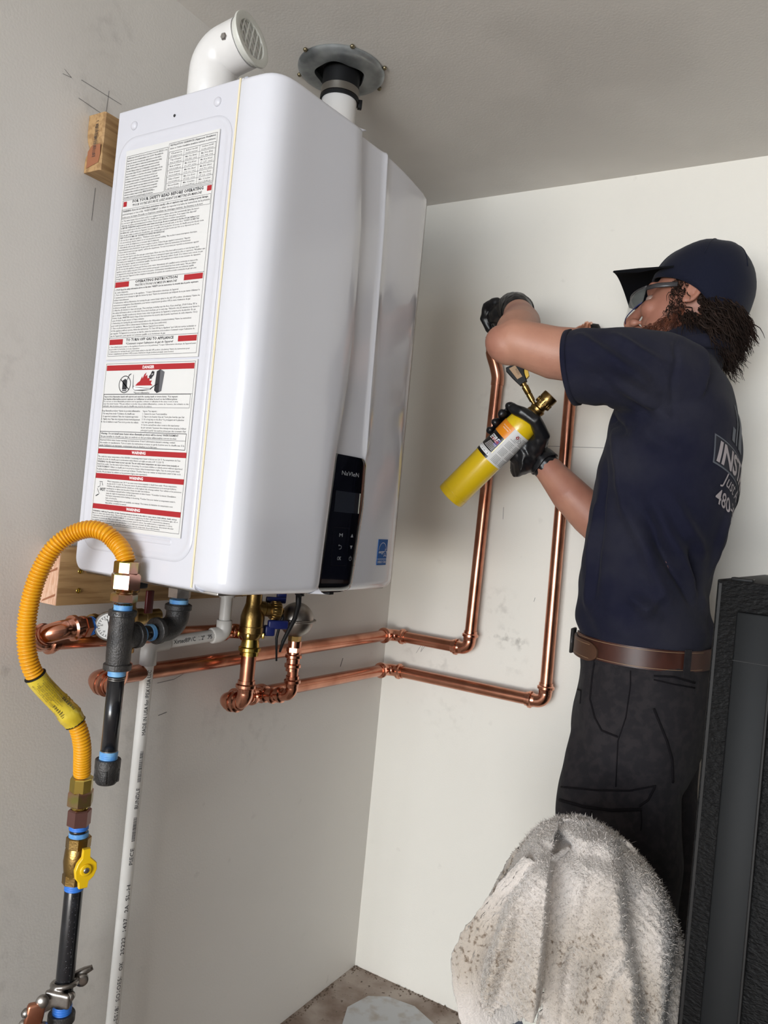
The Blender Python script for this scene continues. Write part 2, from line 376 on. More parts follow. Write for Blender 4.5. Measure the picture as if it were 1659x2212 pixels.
mark(wall_back, [(.095, 0, .845), (.115, 0, .88), (.108, 0, .85), (.13, 0, .885)], .0008, 'y')
mark(wall_back, [(.40, 0, 1.02), (.402, 0, 1.03)], .001, 'y')
# grime and paint on the slab
mb = MB()
P = [(.10, -.09), (.14, -.06), (.21, -.05), (.27, -.075), (.33, -.10), (.40, -.16), (.44, -.24), (.42, -.36), (.34, -.42), (.25, -.40), (.17, -.33), (.12, -.24), (.085, -.16)]
mb.add([(x, y, .0006) for x, y in P], [tuple(range(len(P)))][::1]); o = obj('paint_stain', mb, 'floor_paint', bpy.data.objects['floor'], smooth=False)
mb = MB()
for k in range(420):
    if rng.random() < .5: x, y = abs(rng.normal(0, .010))+.002, -rng.random()*.6
    else: x, y = rng.random()*.8, -abs(rng.normal(0, .010))-.002
    s_ = .0012+.0028*rng.random()**2; a = rng.random(3)*6
    q = A([(1, 0, 0), (-.6, .8, 0), (-.5, -.8, 0), (0, 0, .9)])*s_*(.6+rng.random((4, 1))*.8); ca, sa = math.cos(a[0]), math.sin(a[0])
    q = q@A([[ca, sa, 0], [-sa, ca, 0], [0, 0, 1]]); mb.add(q+A((x, y, .0002)), [(0, 1, 3), (1, 2, 3), (2, 0, 3), (0, 2, 1)])
obj('floor_debris', mb, 'debris', bpy.data.objects['floor'], smooth=False, kind='stuff')

# ================================================================== WATER HEATER
X0, Y0, ZB, ZT, XS = .0528, -1.0297, 1.0625, 1.7585, .3009
Y1 = Y0+.440
heater = thing('water_heater', 'large white wall hung tankless water heater with black control panel and instruction stickers', 'water heater', (.053, -.81, ZB))
def rnd(z, rb, rt):
    h = z-ZB; g = ZT-z; d = 0
    if h < rb: d = rb-math.sqrt(max(rb*rb-(rb-h)**2, 0))
    if g < rt: d = max(d, rt-math.sqrt(max(rt*rt-(rt-g)**2, 0)))
    return d
def zlevels(rb, rt, n):
    z = [ZB+rb*(1-math.cos(a)) for a in np.linspace(0, math.pi/2, 9)]+list(np.linspace(ZB+rb, ZT-rt, n))[1:-1]+[ZT-rt*(1-math.cos(a)) for a in np.linspace(math.pi/2, 0, 7)]
    return z
# rear casing: box from the back plane to the seam, lower rear corners rounded in the side view
def side_x(z):     # rounding of the lower rear corner of the side view
    h = z-ZB; r = .022
    return X0+(r-math.sqrt(max(r*r-(r-h)**2, 0)) if h < r else 0)
mb = MB(); R = []
for z in zlevels(.006, .004, 16)+[]:
    d = rnd(z, .006, .004); xb = side_x(z); R.append([(XS+.004, Y0+.0012+d, z), (xb+.003, Y0+.0012+d, z), (xb, Y0+.004+d, z), (xb, Y1-.004-d, z), (xb+.003, Y1-.0012-d, z), (XS+.004, Y1-.0012-d, z)])
R.sort(key=lambda q: q[0][2])
for zz in np.linspace(ZB+.006, ZB+.022, 7)[1:]:
    xb = side_x(zz); R.append([(XS+.004, Y0+.0012, zz), (xb+.003, Y0+.0012, zz), (xb, Y0+.004, zz), (xb, Y1-.004, zz), (xb+.003, Y1-.0012, zz), (XS+.004, Y1-.0012, zz)])
R.sort(key=lambda q: q[0][2]); rings(mb, [A(q) for q in R])
obj('rear_casing', mb, 'white_enamel_side', heater, sharp=35)
# front cover
ZS = [1.0625, 1.0718, 1.1685, 1.2697, 1.366, 1.4725, 1.6117, 1.7585]
YS = [-.8512, -.8509, -.8455, -.8394, -.8274, -.8242, -.8303, -.8508]
ZR = [1.0625, 1.195, 1.276, 1.38, 1.49, 1.636, 1.7585]; YR = [-.7596, -.7450, -.7512, -.7557, -.7587, -.7641, -.7751]
ystep = lambda z: float(np.interp(z, ZS, YS)); yridge = lambda z: float(np.interp(z, ZR, YR))
def front_x(y):       # outer line of the raised and recessed fields
    return float(np.interp(y, [-.985, -.94, -.86], [.3716, .3750, .3827]))
def rec_x(y): return float(np.interp(y, [-.84, -.775, -.70, -.66, -.629, -.607], [.3712, .3762, .3718, .3668, .3630, .3580]))
def cover_section(z):
    P = [(XS+.0006, Y0+.003), (XS+.0006, Y0+.0006), (XS+.0016, Y0)]
    for q in ((.3208, 0), (.3327, .0003), (.3420, .0014), (.3496, .0036), (.3562, .0075), (.3616, .0129), (.3654, .0190), (.3678, .0246), (.3700, .0340), (.3716, .0450)): P.append((q[0], Y0+q[1]))
    ys = ystep(z)
    for t in np.linspace(0, 1, 9)[1:]:
        y = -.9847+t*(ys-.004+.9847); P.append((front_x(y), y))
    top = front_x(ys-.004); lo = rec_x(ys+.006)
    for t in (.2, .4, .6, .8, 1): P.append((top+(lo-top)*(3*t*t-2*t**3), ys-.004+.010*t))
    yr = yridge(z); a, b = ys+.006, yr
    for t in np.linspace(0, 1, 7)[1:-1]: P.append((lo+(rec_x(b-.004)-lo)*t, a+(b-.004-a)*t))
    rk = float(np.clip((z-1.2715)/.006, 0, 1)); P.append((rec_x(b)+.0004*rk, b-.005)); P.append((rec_x(b)+.0024*rk, b-.002)); P.append((rec_x(b)+.0030*rk, b)); P.append((rec_x(b)+.0022*rk, b+.002)); P.append((rec_x(b)+.0004*rk, b+.005))
    for t in np.linspace(0, 1, 9)[1:]:
        y = b+.004+t*(-.6095-b-.004); P.append((rec_x(y), y))
    for q in ((.3545, -.6010), (.3490, -.5955), (.3420, -.5918), (.3330, -.5900), (XS+.0016, Y1), (XS+.0006, Y1-.0006), (XS+.0006, Y1-.003)): P.append(q)
    return A(P)
def inset(P, d):
    if d <= 0: return P
    c = A(((XS+.35)/2, (Y0+Y1)/2)); T = np.gradient(P, axis=0); Nn = np.stack([T[:, 1], -T[:, 0]], 1); Nn /= np.linalg.norm(Nn, axis=1)[:, None]+1e-9
    Nn = np.where(((P-c)*Nn).sum(1, keepdims=True) < 0, -Nn, Nn); Q = P-Nn*d; Q[:, 0] = np.maximum(Q[:, 0], XS+.0006); return Q
mb = MB(); R = []
for z in zlevels(.016, .008, 40):
    P = inset(cover_section(z), rnd(z, .016, .008)); R.append(np.column_stack([P, np.full(len(P), z)]))
rings(mb, R); obj('front_cover', mb, 'white_enamel', heater, sharp=40)
mb = MB(); box(mb, (XS-.0024, Y0-.0004, ZB+.004), (XS+.0004, Y0+.004, ZT-.002)); obj('seam_film', mb, 'seam_cream', heater, label='yellowed protective film edge along the seam', smooth=False)

# bottom plate with ports
mb = MB(); box(mb, (.07, Y0+.01, ZB-.003), (.34, Y1-.01, ZB+.002), .0015); obj('bottom_plate', mb, 'steel', heater)
mb = MB(); box(mb, (.11, -.985, ZB-.022), (.125, -.945, ZB-.002), .003); obj('black_grommet', mb, 'rubber', heater)
mb = MB(); box(mb, (.0385, -1.0, 1.690), (.0535, -.62, 1.735), .001); obj('wall_bracket', mb, 'steel', heater)
mb = MB(); box(mb, (.0385, -.99, 1.066), (.056, -.64, 1.085), .001); obj('wall_bracket', mb, 'steel', heater)
# embossed side field
def rr(x0, z0, x1, z1, r, n=8):
    P = []
    for cx_, cz_, a0 in ((x1-r, z1-r, 0), (x0+r, z1-r, 90), (x0+r, z0+r, 180), (x1-r, z0+r, 270)):
        for k in range(n+1):
            a = math.radians(a0+90*k/n); P.append((cx_+r*math.cos(a), cz_+r*math.sin(a)))
    return P
mb = MB(); R = []
for off, h in ((0, -.0008), (.0015, .0004), (.0045, .0011), (.0075, .0004), (.010, -.0006), (.013, -.0004)):
    P = rr(.0635+off, 1.097+off, .2935-off, 1.7135-off, .034-off*.6); R.append(A([(x, Y0-h, z) for x, z in P]))
rings(mb, R, caps=False); F = tuple(range(5*36, 6*36)); mb.f.append(F); obj('side_embossing', mb, 'white_enamel_side', heater, sharp=60)
mb = MB(); R = []
for off, h in ((0, -.0008), (.0012, .0007), (.003, .0007), (.0042, -.0002)): R.append(A([(x, Y0-h, z) for x, z in rr(.10+off, 1.118+off, .255-off, 1.1285-off, .005-off)]))
rings(mb, R, caps=False); mb.f.append(tuple(range(3*36, 4*36)))

obj('embossed_rib', mb, 'white_enamel_side', heater)
for (x, z) in ((.0919, 1.7305), (.26, 1.7329)):
    mb = MB(); lathe(mb, (x, Y0+.002, z), (0, -1, 0), [(0, .007), (.0018, .0066), (.0032, .005), (.0042, .0022), (.0044, .0001)], 20); obj('dimple', mb, 'white_enamel_side', heater)
mb = MB(); lathe(mb, (.1767, Y0+.002, 1.7295), (0, -1, 0), [(0, .0022), (.0014, .0022)], 12); obj('screw_hole', mb, 'ink', heater)
# --- instruction stickers (flat print)
zl = lambda y: 1.6788-.000696*(y-347)
SF = plane_fn((0, Y0-.0018, 0), (1, 0, 0), (0, 0, 1)); SF2 = plane_fn((0, Y0-.00195, 0), (1, 0, 0), (0, 0, 1)); SF3 = plane_fn((0, Y0-.00205, 0), (1, 0, 0), (0, 0, 1))
def sticker(name, x0, z0, x1, z1):
    mb = MB(); box(mb, (x0, Y0-.0018, z0), (x1, Y0-.0003, z1)); return obj(name, mb, 'paper', heater, smooth=False)
st1 = sticker('instruction_sticker', .0835, 1.379, .2725, 1.692)
ink = MB(); REDS = []
def line(s, x0, x1, z, h, bold=.0, shear=0, mb=None): put_text(ink if mb is None else mb, s, SF2, x0, z, h, x1-x0, shear=shear, bold=bold, res=1)
def para(lines, x0, x1, zt_, zb_, hf=.62, mb=None):
    p = (zt_-zb_)/len(lines); mxl = max(len(q) for q in lines)
    for i, q in enumerate(lines):
        bold = .022 if q.startswith('#') else .008; q = q.lstrip('#')
        if not q: continue
        line(q, x0, x0+(x1-x0)*min(1, len(q)/mxl), zt_-(i+.85)*p, p*hf, bold, mb=mb)
T = .0005
frame(ink, SF2, .0865, 1.6185, .1735, 1.6835, T)
para(["Installation must conform with local codes or, in the absence of local codes, ANSI Z223.1, or the", "National Fuel Gas Code and Canadian Installation Codes CSA B149.1. When installed in the", "location, the connections to the potable water supply must be in accordance with the", "codes. This heater is suitable for combined water (potable) heating and space heating.", "Appliance shall be installed so the gas ignition system components are protected", "from water (dripping, spraying, rain, etc.) during appliance operation and service", "in an area where leakage of the tank or connections will not result in damage to the area", "adjacent to the appliance or to lower floors of the structure. *L'installation doit etre", "conforme aux codes locaux ou en l'absence de codes locaux, au code Z223.1 pour", "les installations a gaz domestiques. Cet appareil ne doit pas etre installe dans", "une zone ou une fuite du reservoir ou des raccordements pourrait causer des dommages", "a la zone adjacente a l'appareil ou aux etages inferieurs de la structure. Lorsque", "ces endroits ne peuvent etre evites, il est recommande qu'un bac de recuperation", "adequatement draine soit installe sous l'appareil. Le bac ne doit pas restreindre", "le debit d'air de combustion. Soupape de decharge TEMPERATURE PRESSURE, see", "the installation manual before operating this appliance for instructions"], .088, .172, 1.6825, 1.6195)
frame(ink, SF2, .1750, 1.6185, .2690, 1.6880, T); 
line("INSTALLATION CLEARANCES (dégagements d'installation)", .178, .266, 1.6835, .0026, .02); line("Indoor or Outdoor Installation (installation intérieure ou extérieure)", .178, .266, 1.6788, .0026, .01)
frame(ink, SF2, .1765, 1.6205, .2675, 1.6755, T)
for i in range(1, 6): rect(ink, SF2, .1765, 1.6755-.0092*i, .2675, 1.6755-.0092*i+T*.8)
for x in (.2065, .2370): rect(ink, SF2, x, 1.6205, x+T*.8, 1.6755)
cells = [("Clearance", "(Dégagement)", "Indoor model", "(modèle intérieur)", "Outdoor model", "(modèle extérieur)"), ("Top of heater", "(dessus du chauffe-eau)", "Min. 9 in. (Dist.)", "(22.86 cm)", "Min. 36 in. (Dist.)", "(91.44 cm)"), ("Back of heater", "(arrière du chauffe-eau)", "Min. 0.5 in. (0.5 po)", "(1.27 cm)", "Min. 0.5 in. (0.5 po)", "(1.27 cm)"), ("Front of heater", "(avant du chauffe-eau)", "Min. 4 in. (4 po)", "(10.16 cm)", "Min. 24 in. (24 po)", "(60.96 cm)"), ("Sides of heater", "(côtés du chauffe-eau)", "Min. 3 in. (3 po)", "(7.62 cm)", "Min. 3 in. (3 po)", "(7.62 cm)"), ("Floor/Grille", "(plancher)", "Min. 12 inches", "(12 po) (30.48 cm)", "Min. 12 inches", "(12 po) (30.48 cm)")]
for i, c in enumerate(cells):
    z = 1.6755-.0092*i
    for j, x in enumerate((.1915, .2217, .2522)):
        put_text(ink, c[2*j], SF2, x, z-.0040, .0022, .022, 'c', res=1, bold=.01); put_text(ink, c[2*j+1], SF2, x, z-.0078, .0020, .023, 'c', res=1)
frame(ink, SF2, .0865, 1.384, .2690, 1.6170, T)
REDS.append((.0885, 1.6075, .0960, 1.6150)); REDS.append((.2590, 1.6080, .2675, 1.6155))
line("FOR YOUR SAFETY READ BEFORE OPERATING", .1085, .2520, 1.6115, .0042, .03); line("*POUR VOTRE SÉCURITÉ, LISEZ AVANT DE METTRE EN MARCHE", .1085, .2500, 1.6060, .0034, .015, .3)
frame(ink, SF2, .0875, 1.5890, .2675, 1.6035, T*.8)
para(["#WARNING: If you do not follow these instructions exactly, a fire or explosion may result causing property damage,", "personal injury or loss of life. *AVERTISSEMENT. Le défaut de respecter à la lettre les instructions de la présente", "notice pose un risque d'incendie ou d'explosion entraînant des dommages matériels, des blessures ou la mort"], .0890, .2660, 1.6030, 1.5895)
para(["A. This water heater does not have a pilot. It is equipped with an ignition device that automatically lights the burner.", "   Do not try to light the burner by hand. *Ce chauffe-eau n'est pas doté d'un pilote. Il est équipé d'un dispositif", "   d'allumage qui allume automatiquement le brûleur. Ne pas tenter d'allumer le brûleur manuellement.", "#B. BEFORE OPERATING smell around the water heater area for gas. Be sure to smell next to the floor for gas leaking or not", "   be sure to smell next to the floor because some gas is heavier than air and will settle on the floor. *AVANT DE METTRE", "   EN MARCHE, renifler autour de l'appareil. S'assurer de renifler près du plancher de la zone du chauffe-eau pour déceler toute", "   fuite de gaz; veiller à sentir près du plancher, car certains gaz sont plus lourds que l'air et se déposent sur le sol.", "#WHAT TO DO IF YOU SMELL GAS  *QUE FAIRE SI VOUS SENTEZ UNE ODEUR DE GAZ", " • Do not try to light any appliance.  *N'allumer aucun appareil.", " • Do not touch any electric switch; do not use any phone in your building. *Ne toucher à aucun interrupteur électrique;", "    ne pas se servir de téléphones se trouvant dans le bâtiment.", " • Immediately call your gas supplier from a neighbor's phone. Follow the gas supplier's instructions. *Appeler", "    immédiatement votre fournisseur de gaz à partir d'un autre bâtiment. Suivre les instructions du fournisseur.", " • If you cannot reach your gas supplier, call the fire department. *Si vous ne pouvez pas rejoindre le fournisseur, appeler", "    le service des incendies.", "C. Use only your hand to turn the main gas control knob. Never use tools. If the knob will not push in or turn by hand, don't", "   try to repair it, call a qualified service technician. Force or attempted repair may result in a fire or explosion. *N'utiliser que", "   les mains pour manipuler le robinet principal d'admission du gaz. Ne jamais utiliser d'outil. Si le robinet reste coincé, ne pas", "   tenter de le réparer; appeler un technicien qualifié. Une force excessive appliquée au robinet ou une tentative de réparation", "   pourrait déclencher une explosion ou un incendie.", "D. Do not use this appliance if any part has been under water. Immediately call a qualified service technician to inspect the", "   appliance and to replace any part of the control system and any gas control which has been under water. *Ne pas utiliser", "   cet appareil s'il a été plongé dans l'eau en tout ou en partie. Communiquer immédiatement avec un technicien qualifié", "   pour faire inspecter l'appareil et faire remplacer toute partie du système de contrôle et toute commande du gaz qui a été", "   plongée dans l'eau."], .0885, .2665, 1.5880, 1.4975)
rect(ink, SF2, .0865, 1.4955, .2690, 1.4960)
REDS.append((.0880, 1.4865, .1180, 1.4945)); REDS.append((.2310, 1.4865, .2670, 1.4945))
line("OPERATING INSTRUCTION", .1310, .2180, 1.4910, .0036, .03); line("*INSTRUCTIONS DE MISE EN MARCHE", .1310, .2180, 1.4860, .0030, .015, .3)
para(["#1. STOP! Read the safety information above on this label. *ARRÊT! Lire les instructions de sécurité dans la partie supérieure", "   de cette étiquette.", "2. Turn off all electric power to the appliance.  *Couper l'alimentation électrique de l'appareil.", "3. Instructions not to attempt to light the burner by hand. *Suivre les instructions qui indiquent de ne pas tenter d'allumer le", "   brûleur manuellement.", "4. Instructions, with an illustration, for turning the gas control (main valve) to the full OFF position. (clockwise) *Suivre les", "   instructions accompagnées d'une illustration, pour fermer complètement (position OFF) la vanne d'admission du gaz", "   (robinet principal). (sens horaire)", "5. Wait five (5) minutes to clear out any gas. Then smell gas, including near the floor. If you smell gas, STOP! Follow \"B\" in", "   the safety information above on this label. If you don't smell gas, go to next step. *Attendre cinq (5) minutes pour laisser le", "   gaz se dissiper. Renifler ensuite pour déceler toute odeur de gaz autour de l'appareil, y compris près du plancher. En cas", "   d'odeur de gaz, ARRÊTER! Suivre l'étape B des instructions de sécurité dans la partie supérieure de cette étiquette. S'il n'y", "   a pas d'odeur de gaz, passer à l'étape suivante.", "6. Instructions for turning the gas control manual valve to the ON position. (counterclockwise) *Suivre les instructions", "   pour ouvrir (position ON) le robinet manuel d'admission du gaz. (sens antihoraire)", "7. Turn on all electrical power to the appliance. *Mettre l'appareil sous tension.", "8. If the appliance will not operate, follow the instructions \"To Turn Off Gas to Appliance\" and Call your service technician or", "   gas supplier. *Si l'appareil ne se met pas en marche, suivre les instructions de la section « Comment couper l'admission de", "   gaz de l'appareil », puis appeler un technicien qualifié ou le fournisseur de gaz."], .0885, .2665, 1.4850, 1.4125)
rect(ink, SF2, .0865, 1.4108, .2690, 1.4113)
REDS.append((.0880, 1.4010, .1170, 1.4090)); REDS.append((.2310, 1.4010, .2670, 1.4090))
line("TO TURN OFF GAS TO APPLIANCE", .1240, .2220, 1.4055, .0038, .03); line("*Comment couper l'admission de gaz de l'appareil", .1240, .2220, 1.4005, .0030, .015, .3)
para(["1. Turn off all electric power to the appliance if service is to be performed. *Couper l'alimentation électrique de l'appareil avant", "   de procéder à l'entretien ou à une réparation.", "2. Instructions for turning the gas control (main valve) to the full OFF position. (clockwise) *Suivre les instructions pour", "   fermer complètement (position OFF) la vanne d'admission du gaz (robinet principal). (sens horaire)"], .0885, .2665, 1.3995, 1.3860)
obj('printed_text', ink, 'ink', st1, smooth=False, kind='stuff')
for q in REDS:
    mb = MB(); rect(mb, SF2, *q); obj('red_block', mb, 'red_ink', st1, smooth=False)
st2 = sticker('hazard_sticker', .0835, 1.130, .2725, 1.3755)
ink = MB(); red = MB(); wht = MB(); dk = MB(); ltg = MB(); REDS = []
frame(ink, SF2, .0860, 1.1355, .2695, 1.3730, T)
REDS.append((.0875, 1.3625, .2680, 1.3705)); put_text(wht, "DANGER", SF3, .1770, 1.3645, .0042, .0240, 'c', bold=.03)
def circ(cx_, cz_, r, n=28): return [(cx_+r*math.cos(2*math.pi*k/n), cz_+r*math.sin(2*math.pi*k/n)) for k in range(n)]
def annulus(mb, fn, cx_, cz_, r0, r1, n=32, a0=0, a1=360):
    t = np.radians(np.linspace(a0, a1, n+1)); X = np.concatenate([cx_+r0*np.cos(t), cx_+r1*np.cos(t)]); Y = np.concatenate([cz_+r0*np.sin(t), cz_+r1*np.sin(t)])
    mb.add(fn(X, Y), [(i, i+1, n+2+i, n+1+i) for i in range(n)])
annulus(dk, SF3, .1305, 1.3420, .0116, .0128)
poly(dk, SF2, [(.1255, 1.3345), (.1355, 1.3345), (.1350, 1.3475), (.1330, 1.3495), (.1300, 1.3500), (.1255, 1.3480)])
poly(dk, SF2, [(.1200, 1.3490), (.1212, 1.3500), (.1412, 1.3345), (.1400, 1.3335)]); poly(dk, SF2, [(.1345, 1.3490), (.1375, 1.3560), (.1425, 1.3580), (.1425, 1.3568), (.1385, 1.3545), (.1360, 1.3485)])
poly(ltg, SF3, [(.1262, 1.3320), (.1350, 1.3320), (.1350, 1.3340), (.1262, 1.3340)])
poly(red, SF2, [(.1530, 1.3400), (.1575, 1.3440), (.1620, 1.3465), (.1660, 1.3535), (.1672, 1.3500), (.1700, 1.3560), (.1745, 1.3590), (.1720, 1.3530), (.1760, 1.3555), (.1775, 1.3500), (.1830, 1.3520), (.1815, 1.3470), (.1870, 1.3470), (.1850, 1.3430), (.1890, 1.3400)])
for q in ([(.1795, 1.3530), (.1830, 1.3560), (.1850, 1.3600), (.1865, 1.3590), (.1848, 1.3545), (.1880, 1.3560), (.1890, 1.3600), (.1905, 1.3598), (.1900, 1.3550), (.1870, 1.3520), (.1850, 1.3490), (.1820, 1.3500)], circ(.1868, 1.3588, .0020)): poly(dk, SF3, q)
poly(dk, SF2, [(.1470, 1.3560), (.1476, 1.3561), (.1490, 1.3400), (.1530, 1.3375), (.1650, 1.3372), (.1850, 1.3360), (.1930, 1.3405), (.1990, 1.3425), (.1994, 1.3418), (.1935, 1.3395), (.1855, 1.3340), (.1700, 1.3325), (.1530, 1.3330), (.1480, 1.3360)])
poly(wht, SF3, [(.1500, 1.3390), (.1540, 1.3371), (.1850, 1.3352), (.1845, 1.3344), (.1530, 1.3338), (.1492, 1.3360)])
poly(dk, SF2, [(.1930, 1.3330), (.1990, 1.3290), (.2080, 1.3320), (.2110, 1.3590), (.2020, 1.3630), (.1950, 1.3600)])
poly(ltg, SF3, [(.2030, 1.3300), (.2080, 1.3320), (.2110, 1.3590), (.2022, 1.3628)])
line("*Vapeurs inflammables", .1510, .1840, 1.3285, .0026, .01, .2)
frame(ink, SF2, .0865, 1.3080, .2660, 1.3265+.001, T)
rect(ink, SF2, .086, 1.3275, .2695, 1.328)
para(["#Vapors from flammable liquids will explode and catch fire causing death or severe burns.  *Les vapeurs", "#des liquides inflammables peuvent exploser ou s'enflammer et entraîner la mort ou des brûlures graves.", "Do not use or store flammable products such as gasoline, solvents or adhesives in the same room or area", "near the water heater. *Ne pas utiliser ni stocker des produits inflammables, comme de l'essence, des solvants ou des", "adhésifs, dans la même pièce que le chauffe-eau, ni près de celui-ci."], .0880, .2640, 1.3260, 1.3085)
para(["Keep flammable products: *Garder les produits inflammables :", " 1. Far away from boiler *à distance du chauffe-eau", " 2. In approved containers *dans des récipients approuvés", " 3. Tightly close *dans des récipients fermés hermétiquement", " 4. Out of children's reach *hors de la portée des enfants"], .0865, .1700, 1.3055, 1.2850)
para(["Vapors: *Les vapeurs :", "  1. Cannot be seen *sont invisibles", "  2. Vapors are heavier than air *sont plus lourdes que l'air", "  3. Go a long way on the floor *se propagent sur le plancher", "      sur une grande distance", "  4. Can be carried from other rooms to the main burner", "      by air currents *peuvent être transportées jusqu'au brûleur", "      principal à partir des autres pièces par des courants d'air"], .1740, .2640, 1.3055, 1.2740)
frame(ink, SF2, .0862, 1.2500, .2655, 1.2730, T*1.6); rect(ink, SF2, .0862, 1.2625, .2655, 1.2630)
para(["#Warning : Do not install water heater where flammable products will be stored. *AVERTISSEMENT", "Ne pas installer le chauffe-eau dans un endroit où des produits inflammables seront stockés"], .0885, .2520, 1.2720, 1.2635)
para(["Read and follow water heater warnings and instructions. If user's information manual is missing, contact", "the retailer or manufacturer. *Lire et suivre les instructions et mises en garde fournies avec le chauffe-eau. Si le", "guide d'utilisation est manquant, communiquer avec le détaillant ou le fabricant."], .0885, .2635, 1.2622, 1.2505)
for z, in ((1.2395,), (1.2030,), (1.1580,)):
    REDS.append((.0862, z, .2690, z+.0075)); put_text(wht, "WARNING", SF3, .1740, z+.0018, .0040, .0290, 'c', bold=.03)
para(["The outlet hot water temperature of the NAVIEN Condensing water heater is factory set 120 °F. *La température de l'eau", "chaude de sortie du chauffe-eau à condensation mixte Navien est réglée en usine à 49 °C (120 °F)", "#WARNING: Use this water heater at your own risk. The set outlet water temperature can cause severe burns instantly or", "death from scalds. Test the water before bathing or showering. Do not leave children or elderly person without supervised.", "*AVERTISSEMENT: Utiliser ce chauffe-eau à vos propres risques. Selon la température réglée, l'eau de sortie peut causer", "de graves brûlures instantanément ou la mort par brûlures. Toucher l'eau pour évaluer sa température avant le bain ou la", "douche. Ne pas laisser les enfants ou les personnes âgées sans supervision."], .0875, .2645, 1.2375, 1.2115)
para(["Water temperature over 120 °F can cause severe burns instantly or death from scalds. *À une température", "de plus de 52 °C (120 °F), l'eau peut causer de graves brûlures instantanément ou la mort par brûlures.", "Children, the disabled and the elderly are of the highest risk of being scalded. *Les enfants et les personnes", "handicapées ou âgées sont les plus à risque de subir des brûlures.", "See installation manual before setting temperature at water heater. *Consulter le manuel d'installation", "avant de régler la température du chauffe-eau.", "Feel water temperature before bathing or showering. *Toucher l'eau pour évaluer sa température avant le", "bain ou la douche.", "Temperature limiting valves are available, see manual. *Des vannes de limitation de température sont", "disponibles; consulter le manuel."], .1130, .2665, 1.2015, 1.1665)
put_text(dk, "HOT", SF3, .0990, 1.1850, .0044, .0120, 'l', bold=.03)
for q in ([(.0960, 1.1985), (.1030, 1.1985), (.1030, 1.1978), (.0960, 1.1978)], [(.0975, 1.1978), (.0980, 1.1978), (.0985, 1.1930), (.0975, 1.1930)], [(.1010, 1.1978), (.1016, 1.1978), (.1045, 1.1930), (.1036, 1.1925)], [(.0930, 1.1900), (.0990, 1.1925), (.0992, 1.1918), (.0936, 1.1893)], [(.0930, 1.1880), (.0985, 1.1800), (.0978, 1.1797), (.0922, 1.1876)], [(.0900, 1.1770), (.0960, 1.1800), (.0975, 1.1790), (.0910, 1.1760)]): poly(dk, SF2, q)
para(["#WARNING: California Proposition 65 lists chemical substances known to the state to cause cancer, birth defects, death, serious", "illness or other reproductive harm. This product may contain such substances, be their origin from fuel Combustion (gas, oil) or", "components of the product itself. *AVERTISSEMENT: Le document « California Proposition 65 » répertorie les substances", "chimiques reconnues par l'État de la Californie comme pouvant causer le cancer, des malformations congénitales, le décès,", "des maladies graves ou des troubles de la reproduction. Ce produit peut contenir de telles substances, qui peuvent découler", "de la combustion de combustibles (gaz, mazout) ou être présents dans les composants du produit lui-même."], .0875, .2655, 1.1565, 1.1370)
obj('printed_text', ink, 'ink', st2, smooth=False, kind='stuff'); obj('flame_print', red, 'red_ink', st2, smooth=False); obj('white_lettering', wht, 'white_ink', st2, smooth=False, kind='stuff'); obj('pictogram', dk, 'ink', st2, smooth=False, kind='stuff'); obj('pictogram', ltg, 'ink_grey', st2, smooth=False, kind='stuff')
for q in REDS:
    mb = MB(); rect(mb, SF2, *q); obj('red_bar', mb, 'red_ink', st2, smooth=False)
# energy sticker on the slanted right field of the cover
yy = A([-.6789, -.6425]); xx = A([rec_x(-.6789)+.0009, rec_x(-.6425)+.0009]); dv = (A((xx[1], yy[1], 0))-A((xx[0], yy[0], 0))); W_ = np.linalg.norm(dv); dv /= W_
o_ = A((xx[0], yy[0], 1.1045)); nrm = A((dv[1], -dv[0], 0)); EF = lambda k: plane_fn(o_+nrm*(.0004*k), dv, (0, 0, 1)); Hh = .0437
mb = MB(); obox(mb, o_+dv*W_/2+A((0, 0, Hh/2)), (dv, nrm, (0, 0, 1)), (W_/2, .0004, Hh/2)); es = obj('energy_sticker', mb, 'blue_sticker', heater, smooth=False)
mb = MB(); rect(mb, EF(1.4), 0, .0098, W_, .0106); annulus(mb, EF(1.4), W_*.5, .0225, .0150, .0158, 24, 10, 170)
put_text(mb, "energy", EF(1.4), W_*.10, .0200, .0052, W_*.52, shear=.4, bold=.01); put_text(mb, "ENERGY STAR", EF(1.4), W_*.5, .0032, .0044, W_*.92, 'c')
st = [];
for k in range(10):
    r = .0078 if k % 2 == 0 else .0032; a = math.radians(90+36*k); st.append((W_*.80+r*math.cos(a), .0205+r*math.sin(a)))
for i in range(10):
    p, q = A(st[i]), A(st[(i+1) % 10]); d = unit(q-p); nn = A((-d[1], d[0]))*.00035; poly(mb, EF(1.5), [p-nn, q-nn, q+nn, p+nn])
obj('white_lettering', mb, 'white_ink', es, smooth=False)
